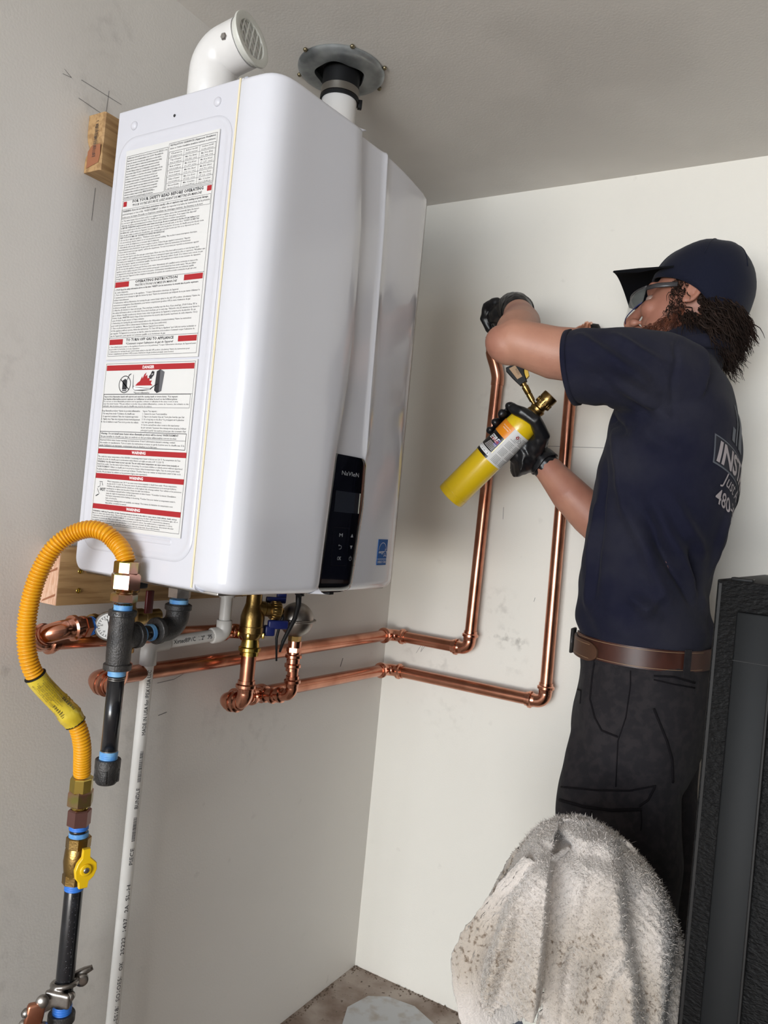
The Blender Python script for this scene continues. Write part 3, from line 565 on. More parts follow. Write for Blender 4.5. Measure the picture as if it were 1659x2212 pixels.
# control panel: glossy black insert filling the lower part of the recess
ZP = 1.2745
def pan_pt(t, z, e=0):
    a, b = ystep(z)-.0015, yridge(z)+.0045
    y = a+(b-a)*t; x = rec_x(y)+.0022+e
    d = rnd(z, .016, .001); return (x-d, y, z)
mb = MB(); R = []
lv = [ZB-.0012+.016*(1-math.cos(a)) for a in np.linspace(0, math.pi/2, 9)]+list(np.linspace(ZB+.016, ZP-.012, 16))[1:]+[ZP-.012+.012*math.sin(a) for a in np.linspace(.2, math.pi/2, 8)]
for z in lv:
    zz = max(z, ZB+.0001); g = ZP-z; cut = 0
    if g < .012: cut = .012-math.sqrt(max(.012**2-(.012-g)**2, 0))
    ts = np.linspace(.0, 1, 13); a, b = ystep(zz)-.0015, yridge(zz)+.0045; row = []
    tmax = 1-cut/(b-a); tmin = .35*cut/(b-a)
    for t in ts: row.append((*pan_pt(tmin+(tmax-tmin)*t, zz, -.002 if t in (0, 1) else 0)[:2], z))
    back = [(p[0]-.006, p[1], p[2]) for p in reversed(row)]; R.append(A(row+back))
rings(mb, R); pan = obj('control_panel', mb, 'black_gloss', heater, sharp=40)
PFz = lambda e: (lambda x, y: A([(rec_x(a)+.0024+e, a, b) for a, b in zip(x, y)]))
mb = MB(); rect(mb, PFz(.0002), -.8233, 1.1868, -.7590, 1.2190, 4); obj('display', mb, 'screen_grey', pan, smooth=False)
mb = MB(); rect(mb, PFz(.0004), -.7622, 1.1872, -.7590, 1.2190); obj('display_edge', mb, 'white_edge', pan, smooth=False)
mb = MB(); put_text(mb, "NaVIeN", PFz(.0003), -.8130, 1.2440, .0066, .0430, res=4)
put_text(mb, "M", PFz(.0003), -.8010, 1.1490, .0055, .0078, 'c'); put_text(mb, "OK", PFz(.0003), -.8001, 1.1130, .0058, .0095, 'c')
poly(mb, PFz(.0003), [(-.7765, 1.1492), (-.7695, 1.1492), (-.7730, 1.1548)]); poly(mb, PFz(.0003), [(-.7690, 1.1362), (-.7760, 1.1362), (-.7725, 1.1306)])
annulus(mb, PFz(.0003), -.7721, 1.1158, .0030, .0036, 20, 120, 420); rect(mb, PFz(.0003), -.7724, 1.1162, -.7718, 1.1202)
annulus(mb, PFz(.0003), -.8000, 1.1330, .0024, .0030, 14, -90, 90); rect(mb, PFz(.0003), -.8042, 1.1355, -.8000, 1.1361); rect(mb, PFz(.0003), -.8025, 1.1300, -.8000, 1.1306); poly(mb, PFz(.0003), [(-.8030, 1.1376), (-.8048, 1.1358), (-.8030, 1.1340)])
obj('key_symbols', mb, 'key_grey', pan, smooth=False, kind='stuff')
mb = MB()
for q in ((-.8190, 1.1630, -.7560, 1.1634), (-.8190, 1.1050, -.8186, 1.1634), (-.7564, 1.1050, -.7560, 1.1634), (-.8190, 1.1046, -.7560, 1.1050)): rect(mb, PFz(.0002), *q, 2)
obj('keypad_outline', mb, 'cabinet_edge', pan, smooth=False)
mb = MB(); box(mb, (.345, -.79, ZB-.006), (.358, -.778, ZB+.001), .001); obj('rubber_foot', mb, 'rubber', pan)

# ================================================================== WOOD BLOCKS
wb = thing('mounting_block', 'wooden two by four block behind the top left corner of the white heater', 'wood block', (0, -1.0, 1.668))
mb = MB(); pts = []
for i, z in enumerate(np.linspace(1.668, 1.757, 12)):
    dy = .006*math.exp(-((z-1.706)/.010)**2); dx = .002*math.exp(-((z-1.70)/.006)**2)
    pts.append(A([(0.0005, -1.0405+dy, z), (.036-dx, -1.0405+dy*.4, z), (.038-dx, -1.0385, z), (.038, -.62, z), (0.0005, -.62, z)]))
rings(mb, pts); obj('board', mb, 'wood', wb, sharp=30)
ef = plane_fn((0, -1.0412, 0), (1, 0, 0), (0, 0, 1))
mb = MB(); poly(mb, ef, [(.006, 1.674), (.033, 1.680), (.036, 1.692), (.034, 1.7085), (.014, 1.7080), (.006, 1.700)]); obj('knot', mb, 'knot', wb, smooth=False)
mb = MB()
for k in range(34):
    z = 1.690+k*.00165; x = .017+.0003*k*.2
    if rng.random() < .85: rect(mb, ef_ := plane_fn((0, -1.0414, 0), (1, 0, 0), (0, 0, 1)), x+(rng.random()-.5)*.002, z, x+.007+(rng.random()-.5)*.002, z+.0004+.0007*rng.random())
obj('printed_barcode', mb, 'ink', wb, smooth=False)
wb = thing('mounting_board', 'long wooden board behind the bottom of the heater with two wood screws', 'wood board', (0, -.8, 1.006))
mb = MB(); box(mb, (.0005, -1.042, 1.006), (.038, -.60, 1.0945), .001); obj('board', mb, 'wood', wb, sharp=30)
mb = MB(); box(mb, (.0005, -1.0426, 1.0065), (.0375, -1.0415, 1.094)); obj('end_grain', mb, 'wood_pale', wb, smooth=False, label='pale pinkish end grain with a red stroke')
f_ = plane_fn((0, -1.0430, 0), (1, 0, 0), (0, 0, 1)); mb = MB(); poly(mb, f_, [(.004, 1.0085), (.034, 1.020), (.035, 1.024), (.006, 1.0120)]); obj('red_stroke', mb, 'knot', wb, smooth=False); mb = MB(); poly(mb, f_, [(.012, 1.052), (.034, 1.060), (.034, 1.064), (.013, 1.055)]); obj('red_stroke', mb, 'knot', wb, smooth=False)
for z in (1.028, 1.058):
    mb = MB(); lathe(mb, (.0375, -1.005, z), (1, 0, 0), [(0, .0042), (.0012, .0042), (.0018, .0030)], 12); obj('screw_head', mb, 'bright_brass', wb)
mb = MB(); mb.add([(.060, -.80, 1.049), (.064, -.70, 1.0460), (.062, -.652, 1.009), (.058, -.80, 1.046), (.060, -.70, 1.0440)], [(0, 1, 2), (3, 2, 4), (0, 3, 4, 1), (1, 4, 2), (0, 2, 3)])
tag(obj('wood_splinter', mb, 'wood', smooth=False), 'pointed brown wood sliver sticking down in front of the white plastic riser', 'splinter')

# ================================================================== COPPER LINES
XW = .035
up = thing('copper_pipe', 'upper copper pipe run turning the corner, its riser the one nearest the corner', 'pipe', (.035, -.035, .887))
copper_run([(.094, -.960, 1.0), (.094, -.960, .884), (.035, -.960, .884), (XW, -.035, .8865), (.2580, -.035, .8855), (.2675, -.035, 1.5450)], R1, .021, up)
mb = MB(); sweep(mb, catmull([(.2675, -.035, 1.535), (.2675, -.0355, 1.556), (.2625, -.0410, 1.580), (.2560, -.0500, 1.604), (.2540, -.0530, 1.615)], 4), R1+.0016, 24); obj('street_elbow', mb, 'copper', up, label='soldered short copper elbow', sharp=50)
mb = MB(); sweep(mb, [(.2540, -.0530, 1.612), (.2500, -.0560, 1.650)], R1, 24); obj('pipe', mb, 'copper', up)
mb = MB(); lathe(mb, (.2675, -.035, 1.5405), (0, 0, 1), [(0, R1), (0, R1+.0012), (.0015, R1+.0016), (.003, R1+.0004)], 24); obj('solder_ring', mb, 'steel', up)
lo = thing('copper_pipe', 'lower copper pipe run turning the corner, its riser the one farther from it', 'pipe', (.035, -.035, .80))
copper_run([(.0885, -.650, .914), (.0885, -.650, .812), (.035, -.650, .805), (XW, -.035, .7965), (.4610, -.035, .7960), (.4530, -.035, 1.655), (.4750, -.035, 1.6600)], R1, .021, lo)
mb = MB(); lathe(mb, (.4700, -.035, 1.6600), (1, 0, 0), [(0, R1+.0018), (.012, R1+.0018), (.014, R1+.004), (.018, R1+.004), (.020, R1)], 24); obj('elbow_socket', mb, 'copper', lo, sharp=50)
mb = MB(); lathe(mb, (.4885, -.035, 1.6600), (1, 0, -.1), [(0, .012), (.004, .0165), (.016, .0155), (.020, .010)], 12); obj('black_stub', mb, 'rubber', lo)
# tee on the lower run and the branch that carries the small tank
coupling('tee', (.035, -.552, .8033), (0, 1, 0), R1, .052, lo)
mb = MB(); coupling('tee_branch', (.062, -.545, .8065), (1, .02, .08), R1*.78, .040, lo)
copper_run([(.050, -.545, .8055), (.118, -.545, .8180), (.118, -.551, .9090)], R1*.78, .017, lo)
coupling('adapter', (.118, -.5505, .8860), (0, 0, 1), R1*.78, .040, lo)
mb = MB(); hexprof(mb, (.118, -.5510, .9040), (0, 0, 1), [(0, .0150), (.009, .0150)]); obj('adapter_hex', mb, 'copper_fitting', lo, sharp=20)
mb = MB(); lathe(mb, (.118, -.5510, .9130), (0, 0, 1), [(0, .0135), (.013, .0135)], 24); obj('adapter_sleeve', mb, 'copper_fitting', lo, sharp=40)
# recirculation stub behind the drain pipe
rc = thing('copper_return_pipe', 'short dark copper pipe with U shaped end behind the black iron tee', 'pipe', (.04, -.9, .945))
copper_run([(.098, -1.040, .9840), (.098, -1.085, .9800), (.048, -1.085, .9560), (.036, -.640, .9400), (.075, -.640, .942)], R1*.93, .019, rc)
tp = MB(); lathe(tp, (.098, -1.050, .9838), (0, 1, 0), [(0, .0150), (.012, .0150), (.012, .0165), (.020, .0165)], 6); obj('adapter_hex', tp, 'copper_fitting', rc, sharp=20)
mb = MB(); lathe(mb, (.098, -1.031, .9838), (0, 1, 0), [(0, .0132), (.010, .0132)], 24); obj('thread_tape', mb, 'blue_tape_dark', rc, label='blue thread tape')
for k in range(3):
    mb = MB(); lathe(mb, (.098, -1.0305+k*.0034, .9838), (0, 1, 0), [(0, .0132), (.001, .0142), (.002, .0132)], 20); obj('thread_ridge', mb, 'blue_tape_dark', rc)
# hot side service valve and relief valve behind the black tee
hv = thing('hot_service_valve', 'brass service valve with dark red handle, mostly hidden behind the black iron tee', 'valve', (.094, -.96, .93))
mb = MB(); lathe(mb, (.094, -.960, .925), (0, 0, 1), [(0, .0165), (.012, .0165), (.014, .020), (.020, .020), (.024, .0175), (.040, .0215), (.075, .0215), (.085, .0165), (.105, .0160), (.108, .0200), (.138, .0200)], 24); obj('valve_body', mb, 'brass', hv, sharp=30)
mb = MB(); lathe(mb, (.094, -1.020, .9838), (0, 1, 0), [(0, .0165), (.006, .0175), (.010, .0155), (.045, .0155)], 24); obj('side_outlet', mb, 'brass', hv, sharp=30)
mb = MB(); lathe(mb, (.094, -.945, .990), (0, 1, .05), [(0, .015), (.020, .014), (.024, .011), (.055, .010)], 20); obj('drain_port', mb, 'brass', hv, sharp=30)
mb = MB(); box(mb, (.112, -.938, 1.000), (.117, -.924, 1.036), .001); obj('lever_handle', mb, 'hot_red', hv, label='dark red lever handle')
gg = thing('temperature_gauge', 'small round white dial gauge peeking out left of the black iron tee', 'gauge', (.128, -1.008, .983))
gd = unit((.75, -.62, 0)); gc = A((.122, -1.010, .9860))
mb = MB(); lathe(mb, gc-gd*.014, gd, [(0, .006), (.006, .006), (.006, .0215), (.014, .0215), (.0150, .0205), (.0150, .0190), (.0140, .0190)], 36); obj('gauge_case', mb, 'steel', gg, sharp=30)
gu = unit(np.cross((0, 0, 1), gd)); GF = lambda k: plane_fn(gc+gd*(.0004+k*.0003), gu, (0, 0, 1))
mb = MB(); poly(mb, GF(0), circ(0, 0, .0192, 32)); obj('dial_face', mb, 'paper', gg, smooth=False)
mb = MB(); annulus(mb, GF(1), 0, 0, .0160, .0163)
for k in range(24):
    a = math.radians(15*k); d = A((math.cos(a), math.sin(a))); nn = A((-d[1], d[0]))*.0004; poly(mb, GF(1), [d*.0130-nn, d*.0160-nn, d*.0160+nn, d*.0130+nn])
for k, s_ in enumerate(("20", "60", "100", "140", "180", "220")): put_text(mb, s_, GF(1), .0105*math.cos(math.radians(230-56*k)), .0105*math.sin(math.radians(230-56*k))-.001, .0026, None, 'c')
poly(mb, GF(2), [(-.0012, 0), (0, -.002), (.0012, 0), (-.004, .0120)]); obj('dial_print', mb, 'ink', gg, smooth=False, kind='stuff')
mb = MB(); lathe(mb, (.1005, -.9960, .9850), (.75, -.62, 0), [(0, .0060), (.012, .0060)], 16); obj('stem', mb, 'brass', gg)

# ================================================================== COLD SERVICE VALVE
cv = thing('cold_service_valve', 'brass service valve with hex nut and capped side port under the middle of the heater', 'valve', (.0885, -.65, .914))
c0 = A((.0885, -.650, 0))
def V_(z, r): return (z-.90, r)
mb = MB(); lathe(mb, c0+A((0, 0, .90)), (0, 0, 1), [V_(.902, R1+.0005), V_(.902, .0178), V_(.909, .0178), V_(.911, .0212), V_(.917, .0212), V_(.919, .0178), V_(.930, .0165), V_(.934, .0160)], 28); obj('press_collar', mb, 'bright_brass', cv, label='shiny yellow brass press collar', sharp=30)
mb = MB(); lathe(mb, c0+A((0, 0, .90)), (0, 0, 1), [V_(.933, .0165), V_(.938, .0205), V_(.944, .0218), V_(.945, .0235), V_(.957, .0235), V_(.958, .0226), V_(.975, .0228), V_(.985, .0205), V_(.992, .0180), V_(1.000, .0155), V_(1.022, .0145)], 28); obj('valve_body', mb, 'brass', cv, sharp=30)
for k in range(4):
    a = k*math.pi/2+.5; mb = MB(); obox(mb, c0+A((.0236*math.cos(a), .0236*math.sin(a), .941)), ((math.cos(a), math.sin(a), 0), (-math.sin(a), math.cos(a), 0), (0, 0, 1)), (.0022, .0030, .0055), .0008); obj('lug', mb, 'bright_brass', cv)
mb = MB(); hexprof(mb, c0+A((0, 0, 1.020)), (0, 0, 1), [(0, .0170), (.003, .0250), (.040, .0255)], .35); obj('hex_nut', mb, 'brass', cv, sharp=20)
pd = unit((.55, .80, -.08)); pc = c0+A((0, 0, .992))
mb = MB(); lathe(mb, pc, pd, [(0, .0150), (.022, .0150), (.024, .0135), (.030, .0135), (.031, .0128), (.034, .0128), (.034, .0135)], 24); obj('side_port', mb, 'brass', cv, sharp=30)
mb = MB(); lathe(mb, pc+pd*.033, pd, [(0, .0160), (.001, .0172), (.018, .0172), (.020, .0155), (.020, .008), (.026, .006), (.026, .004)], 28); obj('port_cap', mb, 'brass', cv, sharp=30)
for k in range(18):
    a = 2*math.pi*k/18; u_, v_, _d = basis(pd); mb = MB(); q = u_*math.cos(a)+v_*math.sin(a); obox(mb, pc+pd*.043+q*.0174, (pd, q, np.cross(pd, q)), (.0075, .0007, .0009)); obj('knurl', mb, 'brass', cv)
mb = MB(); sweep(mb, [pc+pd*.056+A((0, 0, .001)), pc+pd*.058+A((.002, 0, -.012)), pc+pd*.050+A((.002, .004, -.030)), c0+A((.030, .040, .935)), c0+A((.032, .044, .892))], [.0022, .0030, .0028, .0026, .0018], 8); obj('cap_strap', mb, 'rubber', cv, label='black rubber cap strap')
mb = MB(); obox(mb, c0+A((.030, .040, .962)), (unit((.5, .8, 0)), (0, 0, 1), unit((.8, -.5, 0))), (.020, .0085, .006), .003); obox(mb, c0+A((.020, .028, .950)), (unit((.5, .8, 0)), (0, 0, 1), unit((.8, -.5, 0))), (.010, .010, .008), .003)
obj('drain_lever', mb, 'blue_handle', cv, label='dark blue drain lever')
mb = MB(); obox(mb, c0+A((.010, .068, 1.030)), (unit((.5, .8, 0)), (0, 0, 1), unit((.8, -.5, 0))), (.0095, .028, .005), .002); obox(mb, c0+A((.010, .052, 1.006)), (unit((.5, .8, 0)), (0, 0, 1), unit((.8, -.5, 0))), (.020, .006, .004), .002); obj('shutoff_lever', mb, 'blue_handle', cv, label='dark blue shutoff lever')
# small spherical tank
tk = thing('expansion_tank', 'small round grey steel expansion tank standing on the short copper branch', 'tank', (.118, -.5475, .932))
tc_ = A((.118, -.5520, .9680))
mb = MB(); pr = [(-.0365, .009)]+[(.0345*math.sin(a), .0340*math.cos(a)) for a in np.linspace(-1.25, 1.45, 22)]+[(.0330, .001)]; lathe(mb, tc_, (0, 0, 1), pr, 40); obj('shell', mb, 'tank_steel', tk, sharp=50)
mb = MB(); lathe(mb, tc_, (0, 0, 1), [(-.0022, .033), (-.0022, .0385), (0, .0398), (.0022, .0385), (.0022, .033)], 40); obj('rim', mb, 'tank_steel', tk)
mb = MB(); lathe(mb, tc_+A((0, 0, .031)), (0, 0, 1), [(0, .005), (.004, .005), (.004, .0025), (.022, .0025)], 12); obj('air_valve', mb, 'steel', tk)
mb = MB(); hexprof(mb, tc_-A((0, 0, .0425)), (0, 0, 1), [(0, .0130), (.011, .0130)], .2); obj('hex_base', mb, 'brass', tk, sharp=20)
mb = MB(); lathe(mb, tc_-A((0, 0, .0510)), (0, 0, 1), [(0, .0112), (.0085, .0112)], 24); obj('thread_tape', mb, 'blue_tape_dark', tk, label='blue thread tape')
# dangling cord with rubber boots
cd = thing('sensor_cord', 'black cord with a ribbed rubber boot hanging under the heater beside the blue lever', 'cord', (.16, -.60, 1.05))
K = [(.205, -.640, 1.058), (.196, -.642, 1.043), (.186, -.645, 1.028)]
mb = MB(); sweep(mb, K, [.0085, .0080, .0072], 14); obj('boot', mb, 'rubber', cd)
for k in range(3):
    mb = MB(); q = A(K[1])+(A(K[2])-A(K[0]))*(-.28+.3*k); lathe(mb, q, A(K[2])-A(K[0]), [(-.0016, .0075), (0, .0098), (.0016, .0075)], 14); obj('boot_rib', mb, 'rubber', cd)
mb = MB(); sweep(mb, [(.188, -.645, 1.030), (.186, -.640, 1.010), (.178, -.636, .985), (.166, -.636, .960), (.157, -.638, .938), (.153, -.640, .918)], [.0055, .0052, .0045, .0040, .0036, .0022], 12); obj('cable', mb, 'rubber', cd)
mb = MB(); lathe(mb, (.130, -.585, 1.0600), (0, .6, -.8), [(0, .010), (.004, .012), (.018, .011), (.022, .006)], 14); obj('grommet', mb, 'rubber', cd)
mb = MB(); lathe(mb, (.105, -.700, 1.0600), (.2, .1, -1), [(0, .007), (.010, .0085), (.016, .006)], 14); tag(obj('drain_plug', mb, 'rubber'), 'small black drain plug under the heater beside the white plastic riser', 'plug')

# ================================================================== PVC DRAIN
RP = .01085
pv = thing('drain_pipe', 'white plastic drain pipe going down the left wall from under the heater', 'pipe', (.04, -.84, 0))
pA, pB, pC = A((.040, -.8530, 0)), A((.040, -.8530, .9310)), A((.072, -.7080, .9440)); pD = A((.072, -.7080, 1.0600))
pcn = A((.040, -.8530, .9310))
mb = MB(); sweep(mb, [(.040, -.8545, 0), (.040, -.8540, .3), (.040, -.8535, .6), pcn], RP, 20); obj('vertical_pipe', mb, 'pvc', pv, sharp=50)
mb = MB(); sweep(mb, [pcn, pcn+(pC-pcn)*.5, pC], RP, 20); obj('horizontal_pipe', mb, 'pvc', pv, sharp=50)
mb = MB(); sweep(mb, [pC, pD], RP, 20); obj('riser_pipe', mb, 'pvc', pv, sharp=50)
dh = unit(pC-pcn)
def pvc_el(c, a, b, m_, L1=.026):
    arc = fillet([c+a*.05, c, c+b*.05], .012, 8)[1][0][0]; pts = [c+a*L1, c+a*L1, c+a*(L1-.001)]+[p for p in arc]+[c+b*(L1-.001), c+b*L1, c+b*L1]; rr_ = [RP, RP+.0026, RP+.0036]+[RP+.0034]*len(arc)+[RP+.0036, RP+.0026, RP]
    mb = MB(); sweep_fixed(mb, pts, rr_, 24); return obj('elbow', mb, m_, pv, sharp=50)
pvc_el(pcn, A((0, 0, -1.)), dh, 'pvc_grey', .034); pvc_el(pC, -dh, A((0, 0, 1.)), 'pvc')
mb = MB(); lathe(mb, (.072, -.7080, 1.012), (0, 0, 1), [(0, RP), (0, .0145), (.050, .0145)], 24); obj('collar', mb, 'pvc', pv, sharp=40)
def cyl_fn(p, d, ref, r):
    """x along the axis d, y around from direction ref"""
    p, d, ref = A(p, float), unit(d), A(ref, float); ref = unit(ref-np.dot(ref, d)*d); s_ = np.cross(ref, d)
    return lambda x, y: p+np.outer(x, d)+r*(np.cos(y/r)[:, None]*ref+np.sin(y/r)[:, None]*s_)
ref = CAM-A((.040, -.854, .5)); ref[2] = 0
mb = MB(); cf = cyl_fn((.040, -.8541, 0), (0, 0, 1), ref, RP+.0003); yb = .0035-.0003
for s_, z0, z1 in (("MADE IN USA for IPEX USA LLC", .780, .890), ("BUNDLE", .655, .690), ("PIECE", .560, .588), ("SL-H", .500, .526), ("2A", .480, .492), ("1437", .448, .470), ("25222", .408, .438), ("OK", .382, .396), ("SO1OE5/", .330, .372), ("AA/C-S1022-ES18/", .235, .322), ("AVV", .205, .232)):
    put_text(mb, s_, cf, z0, -.0088, .0068, z1-z0, res=2)
for z0, z1 in ((.700, .752), (.600, .640)):
    z = z0
    while z < z1:
        t_ = .0004+.0008*rng.random(); rect(mb, cf, z, -.0088, z+t_, -.0025, 1); z += t_+.0005+.0008*rng.random()
obj('printed_text', mb, 'ink', pv, smooth=False, kind='stuff')
mb = MB(); hf = cyl_fn(pcn, dh, A((.85, -.5, .15)), RP+.0003); put_text(mb, 'Xirtec®PVC  1/2"  IPS  S', hf, .040, -.0040, .0072, .086, res=3, bold=.01); obj('printed_text', mb, 'ink', pv, smooth=False, kind='stuff')

# ================================================================== GAS LINE
GY = -1.0545; GX = .2000
it = thing('iron_tee', 'black iron gas tee with capped drip leg and elbow, blue tape at its joints', 'pipe fitting', (GX, GY, .985))
def band(c, d, r, L0, rb, name, parent, m_='black_iron'):
    mb = MB(); lathe(mb, c, d, [(0, r), (0, rb-.001), (.001, rb), (L0-.001, rb), (L0, rb-.001), (L0, r)], 32); return obj(name, mb, m_, parent, sharp=30)
mb = MB(); lathe(mb, (GX, GY, .9470), (0, 0, 1), [(0, .0160), (.006, .0163), (.012, .0168), (.035, .0172), (.055, .0170), (.068, .0165), (.075, .0168)], 32)
lathe(mb, (GX, GY, .9850), (0, 1, .06), [(0, .0150), (.012, .0152), (.022, .0162), (.030, .0170)], 32); me = remesh(mb, .0016, 3); obj('tee_body', me, 'black_iron', it)
band((GX, GY, 1.0150), (0, 0, 1), .012, .0085, .0190, 'tee_rim', it); band((GX, GY, .9410), (0, 0, 1), .012, .0085, .0190, 'tee_rim', it); band((GX, GY+.024, .9865), (0, 1, .06), .012, .0085, .0186, 'tee_rim', it)
def tape(c, d, r, L0, parent, m_='blue_tape', nr=3):
    mb = MB(); pr = []
    for k in range(nr): s_ = L0*k/nr; h = L0/nr; pr += [(s_, r-.0006), (s_+h*.3, r), (s_+h*.8, r-.0002)]
    pr.append((L0, r-.0008)); lathe(mb, c, d, pr, 28); return obj('thread_tape', mb, m_, parent, label='blue thread tape' if nr else None)
tape((GX, GY, 1.0230), (0, 0, 1), .0128, .0080, it); tape((GX, GY, .9325), (0, 0, 1), .0122, .0085, it); tape((GX, GY+.031, .9868), (0, 1, .06), .0122, .0090, it)
mb = MB(); lathe(mb, (GX, GY+.028, .9866), (0, 1, .06), [(0, .0110), (.040, .0110)], 24); obj('close_nipple', mb, 'black_pipe', it)
tape((GX, GY+.0500, .9880), (0, 1, .06), .0122, .0070, it, 'blue_tape')
EY = -.9515; EZ = .9920
arc = fillet([(GX, EY-.05, EZ-.003), (GX, EY, EZ), (GX, EY, EZ+.05)], .022, 10)[1][0][0]
mb = MB(); pts = [A((GX, EY-.040, EZ-.0024))]+arc+[A((GX, EY, EZ+.036))]; sweep(mb, pts, [.0172]+[.0172]*len(arc)+[.0172], 28); obj('iron_elbow', mb, 'black_iron', it, sharp=50)
band((GX, EY-.042, EZ-.0022), (0, 1, .06), .012, .0085, .0195, 'elbow_rim', it); band((GX, EY, EZ+.0265), (0, 0, 1), .012, .0085, .0198, 'elbow_rim', it)
tape((GX, EY, EZ+.0345), (0, 0, 1), .0140, .0075, it)
mb = MB(); hexprof(mb, (GX, EY, EZ+.0415), (0, 0, 1), [(0, .0125), (.004, .0170), (.024, .0175)], .6); lathe(mb, (GX, EY, EZ+.060), (0, 0, 1), [(0, .012), (.02, .012)], 16); obj('hex_inlet', mb, 'steel', it, label='bright steel hex inlet', sharp=20)
# drip leg
mb = MB(); lathe(mb, (GX, GY, .8200), (0, 0, 1), [(0, .0114), (.116, .0114)], 28); obj('drip_leg', mb, 'black_pipe', it, label='glossy black drip leg nipple')
for z in (.9270, .9295, .8285):
    mb = MB(); lathe(mb, (GX, GY, z), (0, 0, 1), [(0, .0114), (.0006, .0119), (.0012, .0114)], 24); obj('thread_ring', mb, 'steel', it)
tape((GX, GY, .8170), (0, 0, 1), .0124, .0115, it, nr=4)
mb = MB(); lathe(mb, (GX, GY, .7900), (0, 0, 1), [(-.006, .004), (-.006, .0125), (-.003, .0148), (.002, .0154), (.0155, .0158), (.0160, .0172), (.0270, .0172), (.0280, .0165), (.0280, .012)], 32)
obj('end_cap', mb, 'black_iron', it, sharp=35)
for k in range(4):
    a = k*math.pi/2+.7; mb = MB(); obox(mb, (GX+.0152*math.cos(a), GY+.0152*math.sin(a), .7960), ((math.cos(a), math.sin(a), 0), (-math.sin(a), math.cos(a), 0), (0, 0, 1)), (.0016, .0030, .0085), .0006); obj('cap_lug', mb, 'black_iron', it)
mb = MB(); tf = cyl_fn((GX, GY, 1.0195), (0, 0, 1), CAM-A((GX, GY, 1.0)), .0194); tf2 = lambda x, y: tf(y, x); put_text(mb, "AZTEC", lambda x, y: tf(y, -x), -.014, -.003, .0052, .026)
obj('cast_lettering', mb, 'black_pipe', it, smooth=False)
# hose
RH = .0122
hs = thing('gas_hose', 'yellow corrugated flexible gas hose looping from the iron tee down to the ball valve', 'hose', (.09, -1.03, .74))
from mathutils.geometry import interpolate_bezier
ray = lambda px, py: cF+cR*((px-829.5)/1692.95)-cU*((py-1106)/1692.95)
HP = [(.2000, -1.0560, 1.0900), (.1915, -1.0580, 1.1050), (.1750, -1.0600, 1.1172), (.1570, -1.0640, 1.1270), (.1315, -1.0690, 1.1290), (.1000, -1.0740, 1.1180), (.0700, -1.0790, 1.0950), (.0480, -1.0830, 1.0560), (.0370, -1.0850, 1.0130), (.0350, -1.0850, .9690), (.0420, -1.0820, .9320), (.0560, -1.0760, .9060), (.0800, -1.0660, .8840), (.1020, -1.0560, .8650), (.1150, -1.0440, .8430), (.1160, -1.0330, .8140), (.1080, -1.0230, .7830), (.1040, -1.0180, .7640)]
HP = [tuple(CAM+(A(p)-CAM)*k_) for p, k_ in zip(HP, (1, 1, 1, .995, .99, .98, .965, .955, .952, .952, .955, .965, .982, .995, 1, 1, 1, 1))]
def resample(P, step):
    P = A(P); d = np.r_[0, np.cumsum(np.linalg.norm(np.diff(P, axis=0), axis=1))]; n = int(d[-1]/step); t = np.linspace(0, d[-1], n+1); return np.column_stack([np.interp(t, d, P[:, i]) for i in range(3)])
pth = resample(catmull(HP, 16), .0004)
mb = MB(); sweep(mb, list(pth), [RH-.0022+.0028*(abs(math.cos(math.pi*i/12)))**.7 for i in range(len(pth))], 20); obj('corrugated_tube', mb, 'yellow_hose', hs)
Lp = np.r_[0, np.cumsum(np.linalg.norm(np.diff(pth, axis=0), axis=1))]
i0 = int(np.argmin(np.linalg.norm(pth-A(HP[11]), axis=1)))-8; i1 = int(np.argmin(np.linalg.norm(pth-A(HP[14]), axis=1)))-10
seg = list(pth[i0:i1:6]); ns = len(seg)
mb = MB(); t = np.arange(36)*2*math.pi/36; R = []; u = basis(seg[1]-seg[0])[0]
for i, p in enumerate(seg):
    T_ = unit(seg[min(i+1, ns-1)]-seg[max(i-1, 0)]); u = unit(u-np.dot(u, T_)*T_); v = np.cross(T_, u); f = i/(ns-1)
    r = RH+.0022+.0005*np.sin(5*t+f*9)*(1 if f > .5 else .4)+(.0010*np.sin(17*t+f*40)*np.sin(f*70) if f > .55 else 0)+.0018*np.exp(-((f-.85)/.1)**2)
    R.append(p+r[:, None]*(np.cos(t)[:, None]*u+np.sin(t)[:, None]*v))
rings(mb, R, caps=False); tg = obj('warning_tag', mb, 'yellow_tag', hs, label='crinkled yellow warning tag wrapped round the hose')
mb = MB(); ff = RH+.0040
cam_d = lambda p: unit(CAM-p)
rows = ["WARNING", "DO NOT REMOVE THIS TAG", "Connector must be installed", "in accordance with the instructions", "ADVERTENCIA: NO RETIRE", "Do not reuse the connector", "Leak test after installation", "NE PAS ENLEVER", "Use only with appliances", "approved fittings only"]
def tag_fn(x, y):
    o = []
    for a, b in zip(x, y):
        k = min(max(a/ (Lp[i1-1]-Lp[i0])*(ns-1), 0), ns-1.001); i = int(k); p = seg[i]+(seg[i+1]-seg[i])*(k-i); T_ = unit(seg[min(i+2, ns-1)]-seg[max(i-1, 0)]); c = cam_d(p); c = unit(c-np.dot(c, T_)*T_); s_ = np.cross(c, T_); o.append(p+(ff+.0016*math.exp(-((k/ns-.85)/.2)**2))*(math.cos(b/ff)*c+math.sin(b/ff)*s_))
    return A(o)
for k, s_ in enumerate(rows):
    L0 = .046; put_text(mb, s_, tag_fn, .006+(k % 3)*.003, 0.0125-k*.0027, .0019, L0*min(1, len(s_)/32+.25), res=1)
for k in range(20):
    x = .048+.0014*k*.9
    if k % 3: rect(mb, tag_fn, x, -.011, x+.0007, .011, 6)
obj('printed_text', mb, 'ink', tg, smooth=False, kind='stuff')
